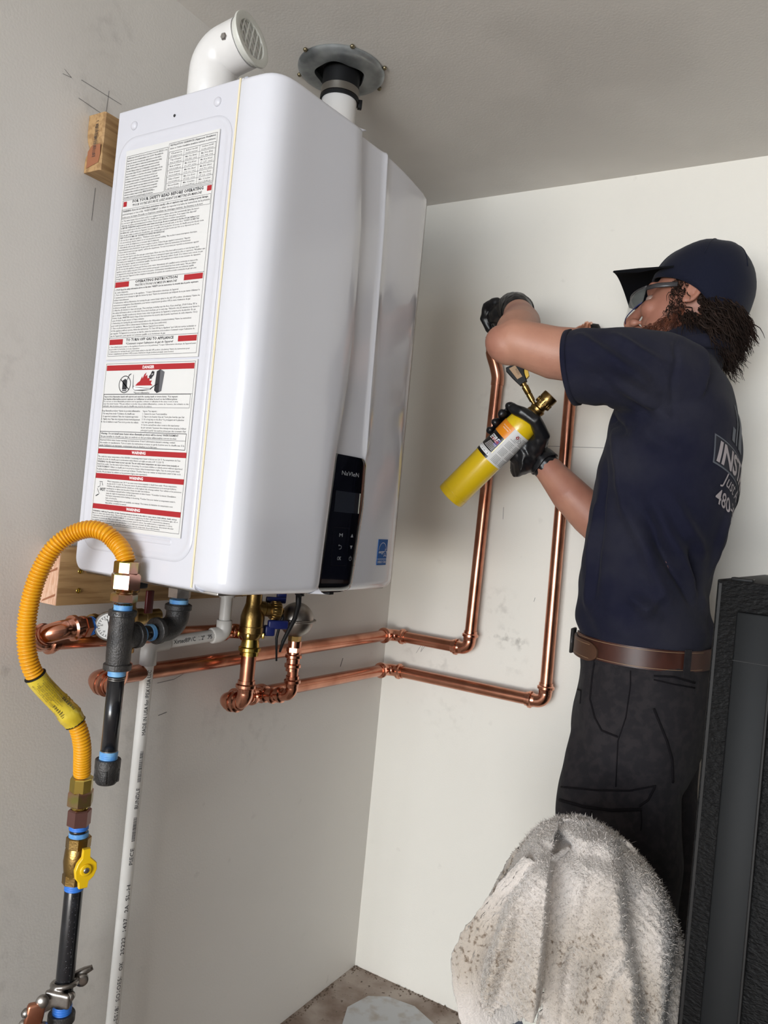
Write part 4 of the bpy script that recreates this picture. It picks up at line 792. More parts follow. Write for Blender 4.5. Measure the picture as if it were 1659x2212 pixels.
for i in (0, ns-1):
    T_ = unit(seg[1]-seg[0]) if i == 0 else unit(seg[-1]-seg[-2]); mb = MB(); lathe(mb, seg[i]-T_*.0006, T_, [(0, RH), (0, RH+.0031), (.0012, RH+.0031), (.0012, RH)], 32); obj('tag_edge', mb, 'rubber', tg)
mb = MB(); hexprof(mb, (GX, GY, 1.0745), (0, 0, 1), [(0, .0172), (.001, .0178), (.0150, .0178), (.0165, .0165), (.0165, .0125)], .25, 8); obj('flare_nut_skirt', mb, 'zinc_yellow', hs, sharp=20)
mb = MB(); hexprof(mb, (GX, GY, 1.0515), (0, 0, 1), [(0, .0175), (.002, .0205), (.021, .0205), (.0235, .0178)], .02); obj('flare_nut', mb, 'zinc_yellow', hs, sharp=20)
mb = MB(); lathe(mb, (GX, GY, 1.0290), (0, 0, 1), [(0, .0125), (.024, .0125)], 20); obj('adapter_sleeve', mb, 'zinc_yellow', hs)
mb = MB(); hexprof(mb, (GX, GY, 1.0335), (0, 0, 1), [(0, .0150), (.002, .0182), (.012, .0182), (.014, .0160)], .45); obj('adapter_hex', mb, 'zinc_yellow', hs, sharp=20)
# lower nut stack, ball valve, riser
LX, LY = .1000, -1.0090
mb = MB(); hexprof(mb, (LX+.0038, LY-.0080, .7400), (.03, -.03, 1), [(0, .0165), (.0185, .0165), (.0200, .0155), (.0200, .0120)], .3, 8); obj('flare_nut_skirt', mb, 'bright_brass', hs, sharp=20)
mb = MB(); hexprof(mb, (LX+.0028, LY-.0065, .7175), (.03, -.03, 1), [(0, .0170), (.002, .0192), (.021, .0192), (.0235, .0165)], .75); obj('flare_nut', mb, 'zinc_yellow', hs, sharp=20)
bv = thing('gas_ball_valve', 'brass gas ball valve with yellow lever below the yellow hose', 'valve', (LX, LY, .65))
mb = MB(); lathe(mb, (LX, LY-.004, .7080), (0, 0, 1), [(0, .0125), (.012, .0120)], 20); obj('union_sleeve', mb, 'bright_brass', bv)
mb = MB(); hexprof(mb, (LX, LY-.003, .6860), (0, 0, 1), [(0, .0160), (.001, .0170), (.0225, .0170), (.0245, .0150)], .55); obj('hex_adapter', mb, 'zinc_bronze', bv, label='dull brownish hex adapter', sharp=20)
tape((LX, LY-.002, .6795), (0, 0, 1), .0142, .0075, bv, 'blue_tape_dark'); mb = MB(); lathe(mb, (LX, LY-.002, .6745), (0, 0, 1), [(0, .0130), (.006, .0130)], 20); obj('close_nipple', mb, 'black_pipe', bv); tape((LX, LY-.001, .6680), (0, 0, 1), .0142, .0075, bv)
mb = MB(); hexprof(mb, (LX, LY, .6520), (0, 0, 1), [(0, .0170), (.001, .0178), (.0155, .0180), (.0168, .0165), (.0168, .013)], .1, 8); lathe(mb, (LX, LY, .6100), (0, 0, 1), [(0, .0170), (.006, .0172), (.022, .0192), (.040, .0178), (.0430, .0168)], 28); hexprof(mb, (LX, LY, .6000), (0, 0, 1), [(0, .0170), (0, .0182), (.013, .0182), (.015, .0168)], .1, 8)
lathe(mb, (LX, LY, .6330), (.95, -.31, 0), [(0, .0100), (.022, .0100), (.023, .0080), (.030, .0078)], 20); obj('valve_body', mb, 'brass', bv, sharp=28)
hd = unit((.95, -.31, 0)); hc = A((LX, LY, .6330))+hd*.030; hu = unit((.31, .95, 0)); hw = A((0, 0, 1.))
prof = [(.0045, .030), (.0050, .018), (.0155, .008), (.0170, -.002), (.0130, -.012), (.0060, -.018), (.0050, -.027), (-.0070, -.027), (-.0080, -.018), (-.0130, -.012), (-.0150, 0), (-.0120, .010), (-.0060, .018), (-.0055, .030)]
mb = MB(); R = [A([hc+hd*e+hu*x*s_+hw*z*s_ for x, z in prof]) for e, s_ in ((0, .94), (.001, 1), (.007, 1), (.008, .94))]; rings(mb, R); obj('lever', mb, 'yellow_plastic', bv, label='yellow plastic lever', sharp=30)
mb = MB(); lathe(mb, hc+hd*.008, hd, [(0, .0090), (.002, .0085), (.002, .0060)], 24); obj('lever_hub', mb, 'yellow_plastic', bv); mb = MB(); lathe(mb, hc+hd*.009, hd, [(0, .0045), (.002, .0042), (.003, .0030)], 12); obj('lever_screw', mb, 'steel', bv)
tape((LX, LY, .5890), (0, 0, 1), .0140, .0115, bv, 'blue_tape_dark', 4)
gr = thing('gas_riser', 'black steel gas pipe with worn white print rising from the bottom left corner', 'pipe', (LX, LY, .40))
mb = MB(); lathe(mb, (LX, LY, .4170), (0, 0, 1), [(0, .0133), (.174, .0133), (.176, .0125)], 28); obj('pipe', mb, 'black_pipe', gr, sharp=40)
mb = MB(); rf = cyl_fn((LX, LY, .42), (0, 0, 1), CAM-A((LX, LY, .5)), .0135)
for k in range(70):
    s_ = .012+.15*rng.random(); y = (-.0015 if k % 2 else -.008)+.004*rng.random(); rect(mb, rf, s_, y, s_+.0004+.0014*rng.random(), y+.0004+.0007*rng.random())
obj('worn_print', mb, 'ink_grey', gr, smooth=False)
tape((LX, LY, .4040), (0, 0, 1), .0140, .0140, gr, 'blue_tape_dark', 4)
mb = MB(); lathe(mb, (LX, LY, .3000), (0, 0, 1), [(0, .0160), (.092, .0165), (.094, .0195), (.104, .0195), (.106, .0180), (.106, .013)], 28); obj('iron_coupling', mb, 'black_iron', gr, sharp=30)
mb = MB(); lathe(mb, (LX, LY, .002), (0, 0, 1), [(0, .0133), (.30, .0133)], 20); obj('pipe', mb, 'black_pipe', gr)
cl = thing('ground_clamp', 'tarnished metal pipe clamp with round bolts gripping the black gas pipe at bottom left', 'clamp', (LX, LY, .44))
mb = MB(); cc = A((LX, LY, .4490)); cdn = unit((.20, .10, 1))
for a0, rr_ in ((0, .0035),):
    pts = [cc+A((.0170*math.cos(a), .0170*math.sin(a), .004*math.sin(a+2))) for a in np.linspace(0, 2*math.pi, 25)]
    sweep(mb, pts, .0042, 10, ell=[1]*25)
obox(mb, cc+A((.0100, -.0180, -.012)), (unit((.85, .5, -.1)), unit((-.5, .85, 0)), (0, 0, 1)), (.019, .004, .011), .003)
obox(mb, cc+A((-.004, -.030, -.020)), (unit((.3, 1, .2)), unit((1, -.3, 0)), (0, 0, 1)), (.020, .007, .009), .003)
me = remesh(mb, .0016, 4); obj('clamp_body', me, 'steel', cl)
for p, d, r in (((.022, -.021, -.008), (.5, -.85, 0), .0052), ((-.004, -.024, -.006), (.5, -.85, .2), .0045), ((.0, -.052, -.010), (.6, -.8, .1), .0075), ((-.012, -.068, -.024), (.6, -.8, .1), .0055), ((-.016, -.068, -.042), (.6, -.8, .1), .0055), ((.004, -.050, -.046), (.6, -.8, .1), .0058), ((-.004, -.058, -.064), (.6, -.8, .1), .0068)):
    mb = MB(); p = A(p)+A((0, .016, 0)); r *= 1.2; lathe(mb, cc+p-unit(d)*.006, d, [(0, r*.7), (.004, r), (.009, r*1.02), (.011, r*.85), (.0125, r*.4), (.0128, .0003)], 18); obj('bolt', mb, 'steel', cl)
mb = MB(); obox(mb, cc+A((-.006, -.044, -.036)), (unit((.5, .85, 0)), unit((.85, -.5, 0)), unit((.1, .1, 1))), (.013, .006, .026), .004); obj('bolt_plate', mb, 'copper', cl, label='copper coloured bolt plate')
mb = MB(); sweep(mb, [cc+A((-.004, .018, .002)), cc+A((.004, .032, .006)), cc+A((.010, .041, .010))], [.0050, .0060, .0038], 12); lathe(mb, cc+A((.006, .026, -.004)), (.7, -.6, 0), [(-.004, .004), (-.003, .0095), (.003, .0095), (.004, .004)], 14); obj('wing_nut', mb, 'steel', cl)
mb = MB(); sweep(mb, [cc+A((-.020, -.052, -.070)), cc+A((-.026, -.060, -.12)), cc+A((-.032, -.062, -.446))], .0085, 14); obj('ground_conduit', mb, 'grey_pipe', cl)

# ================================================================== VENTS
iv = thing('air_intake', 'white plastic elbow with round diamond grille on top of the heater', 'vent', (.17, -.93, ZT))
RV = .0325
e0 = A((.1410, -.9300, ZT)); gdir = unit((.965, .075, .215)); 
ec = A((.1410, -.9300, 1.8760)); arc = fillet([ec-A((0, 0, .06)), ec, ec+gdir*.09], .036, 14)[1][0][0]
mb = MB(); sweep_fixed(mb, [e0+A((0, 0, .002))]+[e0+A((0, 0, .010))]+arc+[ec+gdir*.068], [RV+.001]*(len(arc)+3), 40); obj('inner_pipe', mb, 'vent_white', iv, sharp=50)
mb = MB(); sweep_fixed(mb, [e0+A((0, 0, .0155)), e0+A((0, 0, .016)), e0+A((0, 0, .017))]+arc+[ec+gdir*.060], [RV, RV+.0028, RV+.0040]+[RV+.0042]*(len(arc)+1), 40); obj('elbow', mb, 'vent_white', iv, sharp=50)
ge = ec+gdir*.072
mb = MB(); lathe(mb, ge-gdir*.010, gdir, [(0, RV+.0036), (.0075, RV+.0040), (.008, RV+.0085), (.0110, RV+.0080), (.0116, RV+.0030), (.0105, RV-.0030), (.009, RV-.0042), (-.012, RV-.0045)], 48, caps=False); obj('grille_rim', mb, 'vent_grille', iv, sharp=40)
gu_, gv_, _ = basis(gdir); rG = RV-.003; GB = .0007
mb0 = None
for fam, ang in ((0, 68), (1, 128)):
    a = math.radians(ang); d = gu_*math.cos(a)+gv_*math.sin(a); nn = np.cross(gdir, d)
    for k in (-2, -1, 0, 1, 2):
        o_ = k*.0108; L0 = math.sqrt(max(rG**2-o_**2, 0))
        if L0 < .005: continue
        mb = MB(); obox(mb, ge+nn*o_-gdir*(.001+.002*fam), (d, nn, gdir), (L0, .0008, .0008)); obj('grille_bar', mb, 'vent_grille', iv, smooth=False)
mb = MB(); lathe(mb, ge-gdir*.038, gdir, [(0, RV-.002), (.001, RV-.002)], 32); obj('bore_shade_disc', mb, 'rubber', iv)  # black disc stands in for the shade inside the elbow
sc = ec+gdir*.060+unit(np.cross(gdir, (0.3, 1, 0)))*0
sd = unit(CAM-(ec+gdir*.06)); sd = unit(sd-np.dot(sd, gdir)*gdir); sd = unit(sd+A((0, 0, .55)))
mb = MB(); hexprof(mb, ec+gdir*.046+unit(sd-np.dot(sd, gdir)*gdir)*(RV+.0035), unit(sd-np.dot(sd, gdir)*gdir), [(0, .0058), (.002, .0055), (.0035, .0040)]); obj('screw', mb, 'steel', iv, sharp=20)
mb = MB(); pf = lambda x, y: A([arc[min(int(a*(len(arc)-1)), len(arc)-1)]+(RV+.0046)*unit(unit((-.45, -.75, .35))+A((0, 0, 1))*b) for a, b in zip(x, y)])
vref = unit((-.62, -.62, .45))
def vf(x, y):
    o = []
    for a, b in zip(x, y):
        k = min(max(a, 0), .999)*(len(arc)-1); i = int(k); p = arc[i]+(arc[i+1]-arc[i])*(k-i); T_ = unit(arc[i+1]-arc[i]); c = unit(vref-np.dot(vref, T_)*T_); s_ = np.cross(c, T_); o.append(p+(RV+.0046)*(math.cos(b)*c+math.sin(b)*s_))
    return A(o)
put_text(mb, "NSF-DWV SCH 40 2 IN", vf, .05, .0, .12, .9, res=1); obj('printed_text', mb, 'ink', iv, smooth=False)
ex = thing('exhaust_vent', 'white exhaust pipe with black rubber coupling going up into the ceiling flange', 'vent', (.1460, -.6150, ZT))
EXX, EXY = .1470, -.6120
pe = A((EXX+.006, EXY-.006, 1.915)); RE = .0335
mb = MB(); sweep(mb, [(EXX, EXY, ZT), (EXX, EXY, 1.905), (EXX, EXY, 1.974)], RE, 40); obj('pipe', mb, 'vent_white', ex, sharp=50)
mb = MB(); lathe(mb, (EXX, EXY, ZT), (0, 0, 1), [(0, RE+.0035), (.130, RE+.0035), (.133, RE)], 40); obj('elbow_socket', mb, 'vent_white', ex, sharp=40)
mb = MB(); lathe(mb, (EXX, EXY, 1.9665), (0, 0, 1), [(0, RE), (0, RE+.0036), (.006, RE+.0036), (.006, RE+.0018), (.059, RE+.0018)], 40); obj('rubber_coupling', mb, 'rubber', ex, label='black rubber coupling', sharp=40)
mb = MB(); lathe(mb, (EXX, EXY, 1.9740), (0, 0, 1), [(0, RE+.0026), (.0005, RE+.0034), (.0145, RE+.0034), (.015, RE+.0026)], 40); obj('steel_band', mb, 'steel_band', ex, label='steel clamp band', sharp=40)
mb = MB(); obox(mb, (EXX+.030, EXY+.026, 1.968), (unit((.76, .64, 0)), unit((-.64, .76, 0)), (0, 0, 1)), (.004, .005, .008), .001); obj('clamp_screw', mb, 'rubber', ex)
fl = thing('ceiling_flange', 'round galvanised metal flange screwed to the ceiling round the exhaust pipe', 'flange', (.1475, -.615, H))
mb = MB(); n = 64; t = np.arange(n)*2*math.pi/n; R = []
for off, zz in ((.0825, -.0005), (.0828, -.0040), (.0800, -.0075), (.0740, -.0100), (.0660, -.0112), (.0580, -.0116)):
    R.append(np.column_stack([.1475+off*np.cos(t), -.615+off*np.sin(t), np.full(n, H+zz)]))
ri = .0465+.0025*np.sin(5*t+1)+.0015*np.sin(3*t)
R.append(np.column_stack([.1440+ri*np.cos(t), -.615+ri*np.sin(t), np.full(n, H-.0118)])); R.append(np.column_stack([.1440+ri*np.cos(t), -.615+ri*np.sin(t), np.full(n, H-.0010)]))
rings(mb, R, caps=False); obj('flange_plate', mb, 'galvanised', fl, sharp=40)
mb = MB(); lathe(mb, (.1440, -.615, H-.0016), (0, 0, 1), [(0, .047), (.0010, .047)], 40); obj('hole_shade_disc', mb, 'rubber', fl, label='black disc painting the shade in the ceiling hole')  # the ceiling is uncut; a black disc paints the dark of the opening
for a in (15, 65, 118, 195, 255, 318):
    q = A((.1475+.0865*math.cos(math.radians(a)), -.615+.0865*math.sin(math.radians(a)), H)); mb = MB(); hexprof(mb, q, (0, 0, -1), [(0, .0030), (.002, .0045), (.0035, .0045), (.0060, .0026)], 0, 8); obj('screw', mb, 'screw_metal', fl)

# ================================================================== PERSON
Rh = unit((.8478, .5214, 0)); Fh = A((-Rh[1], Rh[0], 0)); Z = A((0, 0, 1.))
G = A((-.9934, -.1148, 0)); LF = A((.1148, -.9934, 0))            # the way the body faces, and its left
man = thing('person', 'man in navy cap and shirt holding a yellow torch and reaching to a copper pipe', 'person', (.74, -.31, 0))
def loft_body(mb, tab, n=40, p=2.4, g=G, l=LF):
    R = []; t = np.arange(n)*2*math.pi/n; ct, st_ = np.cos(t), np.sin(t); e = 2/p
    for z, x, y, a, b in tab:
        R.append(A((x, y, z))+a*(np.sign(ct)*abs(ct)**e)[:, None]*g+b*(np.sign(st_)*abs(st_)**e)[:, None]*l)
    return rings(mb, R)
def cap_(mb, P, r, n=20):
    """capsule chain with rounded ends"""
    P = [A(p, float) for p in P]; r = list(r); d0, d1 = unit(P[0]-P[1]), unit(P[-1]-P[-2]); pts = []; rr_ = []
    for a in (80, 55, 28): pts.append(P[0]+d0*r[0]*math.sin(math.radians(a))); rr_.append(r[0]*math.cos(math.radians(a)))
    pts += P; rr_ += r
    for a in (28, 55, 80): pts.append(P[-1]+d1*r[-1]*math.sin(math.radians(a))); rr_.append(r[-1]*math.cos(math.radians(a)))
    return sweep(mb, pts, rr_, n)
# --- head frame
roll = math.radians(13); hg = unit((-1.0, .020, .10)); hl0 = unit(np.cross(Z, hg)); hu0 = np.cross(hg, hl0)
hl = hl0*math.cos(roll)+hu0*math.sin(roll); hu = hu0*math.cos(roll)-hl0*math.sin(roll); HC = A((.752, -.226, 1.640))
def hp(f, l, u): return HC+hg*f+hl*l+hu*u
HX = (hg, hl, hu)
body = MB()
ellipsoid(body, hp(.000, 0, .020), HX, (.084, .074, .086), 32, 22)
ellipsoid(body, hp(.036, 0, -.022), HX, (.058, .060, .080), 28, 18)
ellipsoid(body, hp(.050, 0, -.072), HX, (.040, .042, .036), 20, 14)
ellipsoid(body, hp(.020, .040, -.055), HX, (.055, .018, .030), 18, 12); ellipsoid(body, hp(.020, -.040, -.055), HX, (.055, .018, .030), 18, 12)
ellipsoid(body, hp(.080, 0, .028), HX, (.018, .045, .014), 18, 12)
for s_ in (1, -1): ellipsoid(body, hp(.070, s_*.034, -.022), HX, (.024, .022, .020), 16, 12)
cap_(body, [hp(.092, 0, .014), hp(.106, 0, -.010), hp(.118, 0, -.036)], [.007, .009, .013], 14)
for s_ in (1, -1): ellipsoid(body, hp(.106, s_*.012, -.040), HX, (.010, .008, .008), 12, 10)
cap_(body, [hp(.092, .018, -.062), hp(.099, 0, -.061), hp(.092, -.018, -.062)], [.005, .007, .005], 12)
cap_(body, [hp(.090, .016, -.073), hp(.096, 0, -.073), hp(.090, -.016, -.073)], [.006, .008, .006], 12)
# left and right ears: tilted bowl with a rim, lobe
for s_ in (1, -1):
    mbx = MB(); c = hp(-.006, s_*.074, .000); ez = unit(hu*.97-hg*.24); ex_ = unit(hg*.80+hl*s_*.55); ex_ = unit(ex_-np.dot(ex_, ez)*ez); ey = np.cross(ez, ex_)
    rim = [c+ex_*(.0155*math.cos(a)*(-1)-.004)+ez*(.030*math.sin(a)*(1 if math.sin(a) > 0 else .95))+hl*s_*(.012+.006*math.cos(a)) for a in np.radians(np.linspace(-120, 150, 18))]
    sweep(body, rim, [.0042]*18, 10); ellipsoid(body, c+hl*s_*.006-ex_*.004, (ex_, ez, ey), (.014, .026, .0045), 18, 10)
    ellipsoid(body, c+hl*s_*.010-ez*.026, HX, (.007, .0045, .009), 12, 8); cap_(body, [c-ex_*.002+ez*.016+hl*s_*.010, c-ex_*.008+ez*.002+hl*s_*.011, c+ex_*.002-ez*.014+hl*s_*.009], [.003, .0035, .003], 8)
cap_(body, [hp(-.020, 0, -.045), A((.752, -.250, 1.560)), A((.748, -.275, 1.500))], [.055, .056, .062], 24)
# torso core under the shirt
core = [(.90, .737, -.293, .095, .145), (1.0, .731, -.297, .095, .140), (1.1, .720, -.304, .096, .145), (1.2, .732, -.297, .105, .155), (1.3, .742, -.291, .108, .165), (1.4, .748, -.287, .094, .165), (1.47, .741, -.291, .078, .140), (1.50, .737, -.294, .060, .09)]
loft_body(body, core)
# arms
LSH, LEL, LFM, LWR = A((.742, -.440, 1.482)), A((.5035, -.518, 1.5150)), A((.4700, -.400, 1.5800)), A((.4250, -.318, 1.6310))
cap_(body, [LSH, LSH+(LEL-LSH)*.35, LSH+(LEL-LSH)*.7+A((0, 0, -.006)), LEL+A((.012, 0, .0))], [.044, .0480, .0455, .0390], 26)
cap_(body, [LEL+A((.010, 0, .002)), LEL+(LFM-LEL)*.45+A((.004, 0, .004)), LFM, LFM+(LWR-LFM)*.55, LWR, LWR+(LWR-LFM)*.25], [.0385, .0400, .0375, .0315, .0270, .0260], 26)
ellipsoid(body, LEL+A((-.004, -.004, -.006)), (unit(LSH-LEL), Z, unit(np.cross(LSH-LEL, Z))), (.040, .036, .034), 20, 14)
RSH, REL, RFM, RWR = A((.728, -.118, 1.465)), A((.612, -.172, 1.195)), A((.5300, -.2100, 1.2730)), A((.4710, -.2180, 1.3340))
cap_(body, [RSH, RSH+(REL-RSH)*.5, REL], [.042, .044, .040], 22)
cap_(body, [REL, REL+(RFM-REL)*.45, RFM, RFM+(RWR-RFM)*.6, RWR, RWR+unit(RWR-RFM)*.02], [.040, .0425, .0385, .0310, .0275, .0265], 26)
me = remesh(body, .0032, 5, .5); V = getv(me)
obj('body', me, 'skin', man)
# eye detail
for s_ in (1, -1):
    mb = MB(); ellipsoid(mb, hp(.0790, s_*.031, .000), HX, (.0095, .0105, .0085), 16, 12); obj('eye', mb, 'eye', man)
# --- shirt
ST = [(.985, .731, -.297, .105, .150), (1.0, .731, -.297, .113, .157), (1.03, .729, -.297, .116, .160), (1.06, .723, -.303, .116, .163), (1.1, .720, -.304, .117, .165), (1.15, .724, -.302, .118, .170), (1.2, .732, -.297, .124, .175), (1.25, .737, -.294, .126, .180), (1.3, .742, -.291, .127, .185), (1.35, .746, -.288, .123, .188), (1.4, .748, -.287, .117, .189), (1.44, .746, -.287, .108, .186), (1.48, .744, -.290, .096, .165), (1.51, .742, -.290, .078, .125), (1.532, .748, -.280, .060, .085)]
ST = [(z, x, y, a-.004, b-.004) for z, x, y, a, b in ST]
mb = MB(); zs = np.linspace(.985, 1.532, 40); tab = [(z, *[float(np.interp(z, [q[0] for q in ST], [q[i] for q in ST])) for i in range(1, 5)]) for z in zs]
loft_body(mb, tab, 56, 2.25)
LC = A((.6160, -.5030, 1.4700)); CN = unit((-.965, -.03, -.15))      # near sleeve cuff centre and direction
sweep(mb, [A((.770, -.395, 1.455)), A((.740, -.428, 1.468)), A((.700, -.462, 1.474)), A((.660, -.487, 1.473)), LC-CN*.012, LC], [.078, .076, .070, .066, .064, .0635], 40, ell=[1, 1, 1, 1, 1, 1])
sweep(mb, [A((.735, -.150, 1.455)), A((.728, -.118, 1.430)), A((.690, -.135, 1.340)), A((.665, -.150, 1.290))], [.070, .072, .064, .062], 32)
cap_(mb, [A((.742, -.285, 1.500)), A((.752, -.262, 1.540))], [.072, .066], 28)
me = remesh(mb, .0042, 7, .6); V = getv(me); Nn = getn(me)
def ridge(d, w_): return np.exp(-(d/w_)**2)
def fold(V, a, b, w_, h, taper=True):
    """a ridge (h>0) or crease (h<0) along the segment a-b"""
    a, b = A(a, float), A(b, float); ab = b-a; t = np.clip(((V-a)@ab)/(ab@ab), 0, 1); d = np.linalg.norm(V-(a+t[:, None]*ab), axis=1)
    k = np.sin(np.pi*np.clip(t*.9+.05, 0, 1))**.5 if taper else 1
    return h*ridge(d, w_)*k
def onsurf(px, py, d): return CAM+ray(px, py)*d
D = np.zeros(len(V)); F_ = []
for (p0, p1, w_, h, d) in [((1290, 760), (1420, 850), .010, .006, 1.30), ((1255, 720), (1400, 820), .009, .005, 1.30), ((1265, 800), (1400, 900), .010, -.005, 1.30), ((1330, 720), (1440, 790), .010, .005, 1.29), ((1310, 830), (1450, 905), .012, .006, 1.31), ((1300, 885), (1345, 935), .008, -.006, 1.32),
        ((1318, 930), (1345, 1100), .010, .005, 1.33), ((1345, 1100), (1450, 1300), .012, .006, 1.30), ((1400, 1070), (1530, 1320), .014, .008, 1.30), ((1395, 1120), (1500, 1300), .009, -.008, 1.30), ((1440, 1050), (1525, 1200), .012, .006, 1.31), ((1375, 930), (1500, 985), .014, .004, 1.31),
        ((1280, 1100), (1262, 1300), .010, .005, 1.34), ((1300, 1000), (1275, 1280), .010, -.005, 1.34), ((1350, 1290), (1420, 1335), .010, .006, 1.30), ((1430, 1290), (1380, 1335), .010, .005, 1.30), ((1500, 1180), (1515, 1300), .012, -.007, 1.33), ((1465, 780), (1450, 905), .005, -.0022, 1.29), ((1466, 715), (1467, 790), .005, -.0022, 1.29), ((1580, 1100), (1540, 1240), .012, .005, 1.40)]:
    # each fold lies where its line of sight meets the cloth
    path = []
    for t_ in np.linspace(0, 1, 7):
        r_ = ray(p0[0]+(p1[0]-p0[0])*t_, p0[1]+(p1[1]-p0[1])*t_); t = (V-CAM)@r_/(r_@r_); dd = np.linalg.norm(V-CAM-t[:, None]*r_, axis=1); k = np.where(dd < .006)[0]
        if len(k): path.append(V[k[np.argmin(t[k])]])
    if len(path) < 2: continue
    dm = np.full(len(V), 9.); tm = np.zeros(len(V))
    for q in range(len(path)-1):
        a, b = path[q], path[q+1]; ab = b-a; tq = np.clip(((V-a)@ab)/(ab@ab+1e-12), 0, 1); dq = np.linalg.norm(V-(a+tq[:, None]*ab), axis=1); up_ = dq < dm; tm = np.where(up_, (q+tq)/(len(path)-1), tm); dm = np.minimum(dm, dq)
    D += h*2.2*np.exp(-(dm/w_)**2)*np.sin(np.pi*np.clip(tm*.86+.07, 0, 1))**.6
D += .0016*np.sin(V[:, 2]*70+V[:, 0]*55)*np.sin(V[:, 0]*60-V[:, 1]*35)
# blousing over the belt
D += .010*np.exp(-((V[:, 2]-1.035)/.028)**2)*(.6+.4*np.sin(np.arctan2(V[:, 1]+.297, V[:, 0]-.731)*7))*(V[:, 2] < 1.2)
setv(me, V+Nn*D[:, None]); shirt = obj('shirt', me, 'shirt', man)
bvh = BVHTree.FromPolygons([tuple(v.co) for v in me.vertices], [tuple(p.vertices) for p in me.polygons])
cfv = [(float(LC[0]), float(LC[1]), float(LC[2]))]
mb = MB(); lathe(mb, LC-CN*.001, CN, [(-.004, .0610), (-.004, .0650), (.004, .0648), (.0045, .0625), (-.002, .0605)], 44, caps=False); obj('sleeve_hem', mb, 'shirt', man)
# collar
mb = MB(); sweep(mb, [A((.752+.064*math.cos(a)+.006, -.262+.066*math.sin(a), 1.545-.014*math.cos(a+.2)*(-1))) for a in np.linspace(-2.6, 2.2, 26)], .0100, 10, ell=[1.5]*26, up=Z); obj('collar', mb, 'shirt', man)
# print on the back, laid on the cloth
def back_fn(off):
    def f(x, y):
        o = []
        for a, b in zip(x, y):
            # a runs round the back from the spine (a=0) towards the wearer's left for a<0
            ang = a/.165; dirv = -G*math.cos(ang)+(-LF)*math.sin(ang); c = A((.742, -.290, b-.30*(a-BX))); p = c+dirv*.5
            h = bvh.ray_cast(Vector(p), Vector(-dirv), .6)
            q = A(h[0]) if h[0] is not None else c+dirv*.15; o.append(q+dirv*off)
        return A(o)
    return f
def dense(mb, fn, x0, y0, x1, y1, nx=14, ny=4):
    X, Y = np.meshgrid(np.linspace(x0, x1, nx), np.linspace(y0, y1, ny)); V = fn(X.ravel(), Y.ravel()); mb.add(V, [(j*nx+i, j*nx+i+1, (j+1)*nx+i+1, (j+1)*nx+i) for j in range(ny-1) for i in range(nx-1)])
def fine_text(mb, s, fn, x0, y0, h, width, shear=0, bold=0, slope=0):
    V, F = text2d(s, 3, shear, bold); sc = h/.70; x = V[:, 0]-V[:, 0].min(); w0 = x.max(); bm = bmesh.new()
    vs = [bm.verts.new((a*width/w0, b*sc, 0)) for a, b in zip(x, V[:, 1])]
    for f in F:
        try: bm.faces.new([vs[i] for i in f])
        except ValueError: pass
    bmesh.ops.triangulate(bm, faces=bm.faces[:])
    for _ in range(3):
        le = [e for e in bm.edges if e.calc_length() > .008]
        if le: bmesh.ops.subdivide_edges(bm, edges=le, cuts=1); bmesh.ops.triangulate(bm, faces=bm.faces[:])
    bm.verts.index_update(); P = A([q.co[:] for q in bm.verts]); FF = [tuple(q.index for q in f.verts) for f in bm.faces]; bm.free()
    mb.add(fn(P[:, 0]+x0, P[:, 1]+y0+slope*P[:, 0]), FF)
BX = -.176
B1, B2, B3 = back_fn(.0012), back_fn(.0020), back_fn(.0027)
mb = MB(); dense(mb, B1, BX, 1.326, BX+.235, 1.374, 24, 6); obj('print_outline', mb, 'print_grey', shirt, smooth=False)
mb = MB(); dense(mb, B2, BX+.0025, 1.3285, BX+.2325, 1.3715, 24, 6); obj('print_panel', mb, 'shirt_print_dark', shirt, smooth=False)
mb = MB(); fine_text(mb, "INSTANT", B3, BX+.006, 1.3325, .0345, .200, .22, .03); fine_text(mb, "Just A", B3, BX+.024, 1.3040, .0210, .095, .35, .0); fine_text(mb, "480-393-2", B3, BX+.016, 1.2680, .0250, .150, .1, .01); obj('print_lettering', mb, 'shirt_print', shirt, smooth=False)
mb = MB()
dense(mb, B2, -.105, 1.385, -.098, 1.455, 3, 8); dense(mb, B2, -.088, 1.385, -.062, 1.450, 4, 8); dense(mb, B2, -.125, 1.385, -.112, 1.408, 3, 4)
obj('print_patch', mb, 'print_grey', shirt, smooth=False, kind='stuff')
# --- trousers
mb = MB()
PT = [(.76, .728, -.300, .100, .165), (.8, .732, -.298, .110, .170), (.84, .734, -.297, .116, .170), (.88, .736, -.295, .119, .170), (.92, .738, -.293, .117, .166), (.95, .737, -.294, .115, .160), (.98, .734, -.296, .113, .156), (1.008, .731, -.297, .113, .152)]
loft_body(mb, PT, 56, 2.3)
def leg(mb, off, k=1.0, dx=0):
    T_ = [(.10, .760, -.377, .070, .062), (.2, .756, -.377, .080, .070), (.3, .751, -.379, .086, .078), (.4, .748, -.381, .094, .084), (.5, .743, -.384, .100, .088), (.6, .739, -.386, .106, .090), (.65, .736, -.388, .107, .091), (.7, .732, -.388, .106, .092), (.75, .729, -.384, .103, .092), (.80, .728, -.376, .099, .088), (.84, .728, -.366, .092, .078)]
    loft_body(mb, [(z, x+dx+off*LF[0], y+off*LF[1], a*k, b*k) for z, x, y, a, b in T_], 40, 2.2)
leg(mb, 0); leg(mb, -.165, .98, .020)
me = remesh(mb, .0045, 6, .6); V = getv(me); Nn = getn(me); D = .0022*np.sin(V[:, 2]*46+V[:, 0]*30)*np.sin(V[:, 0]*44-V[:, 1]*30)
setv(me, V+Nn*D[:, None]); trs = obj('trousers', me, 'pants', man)
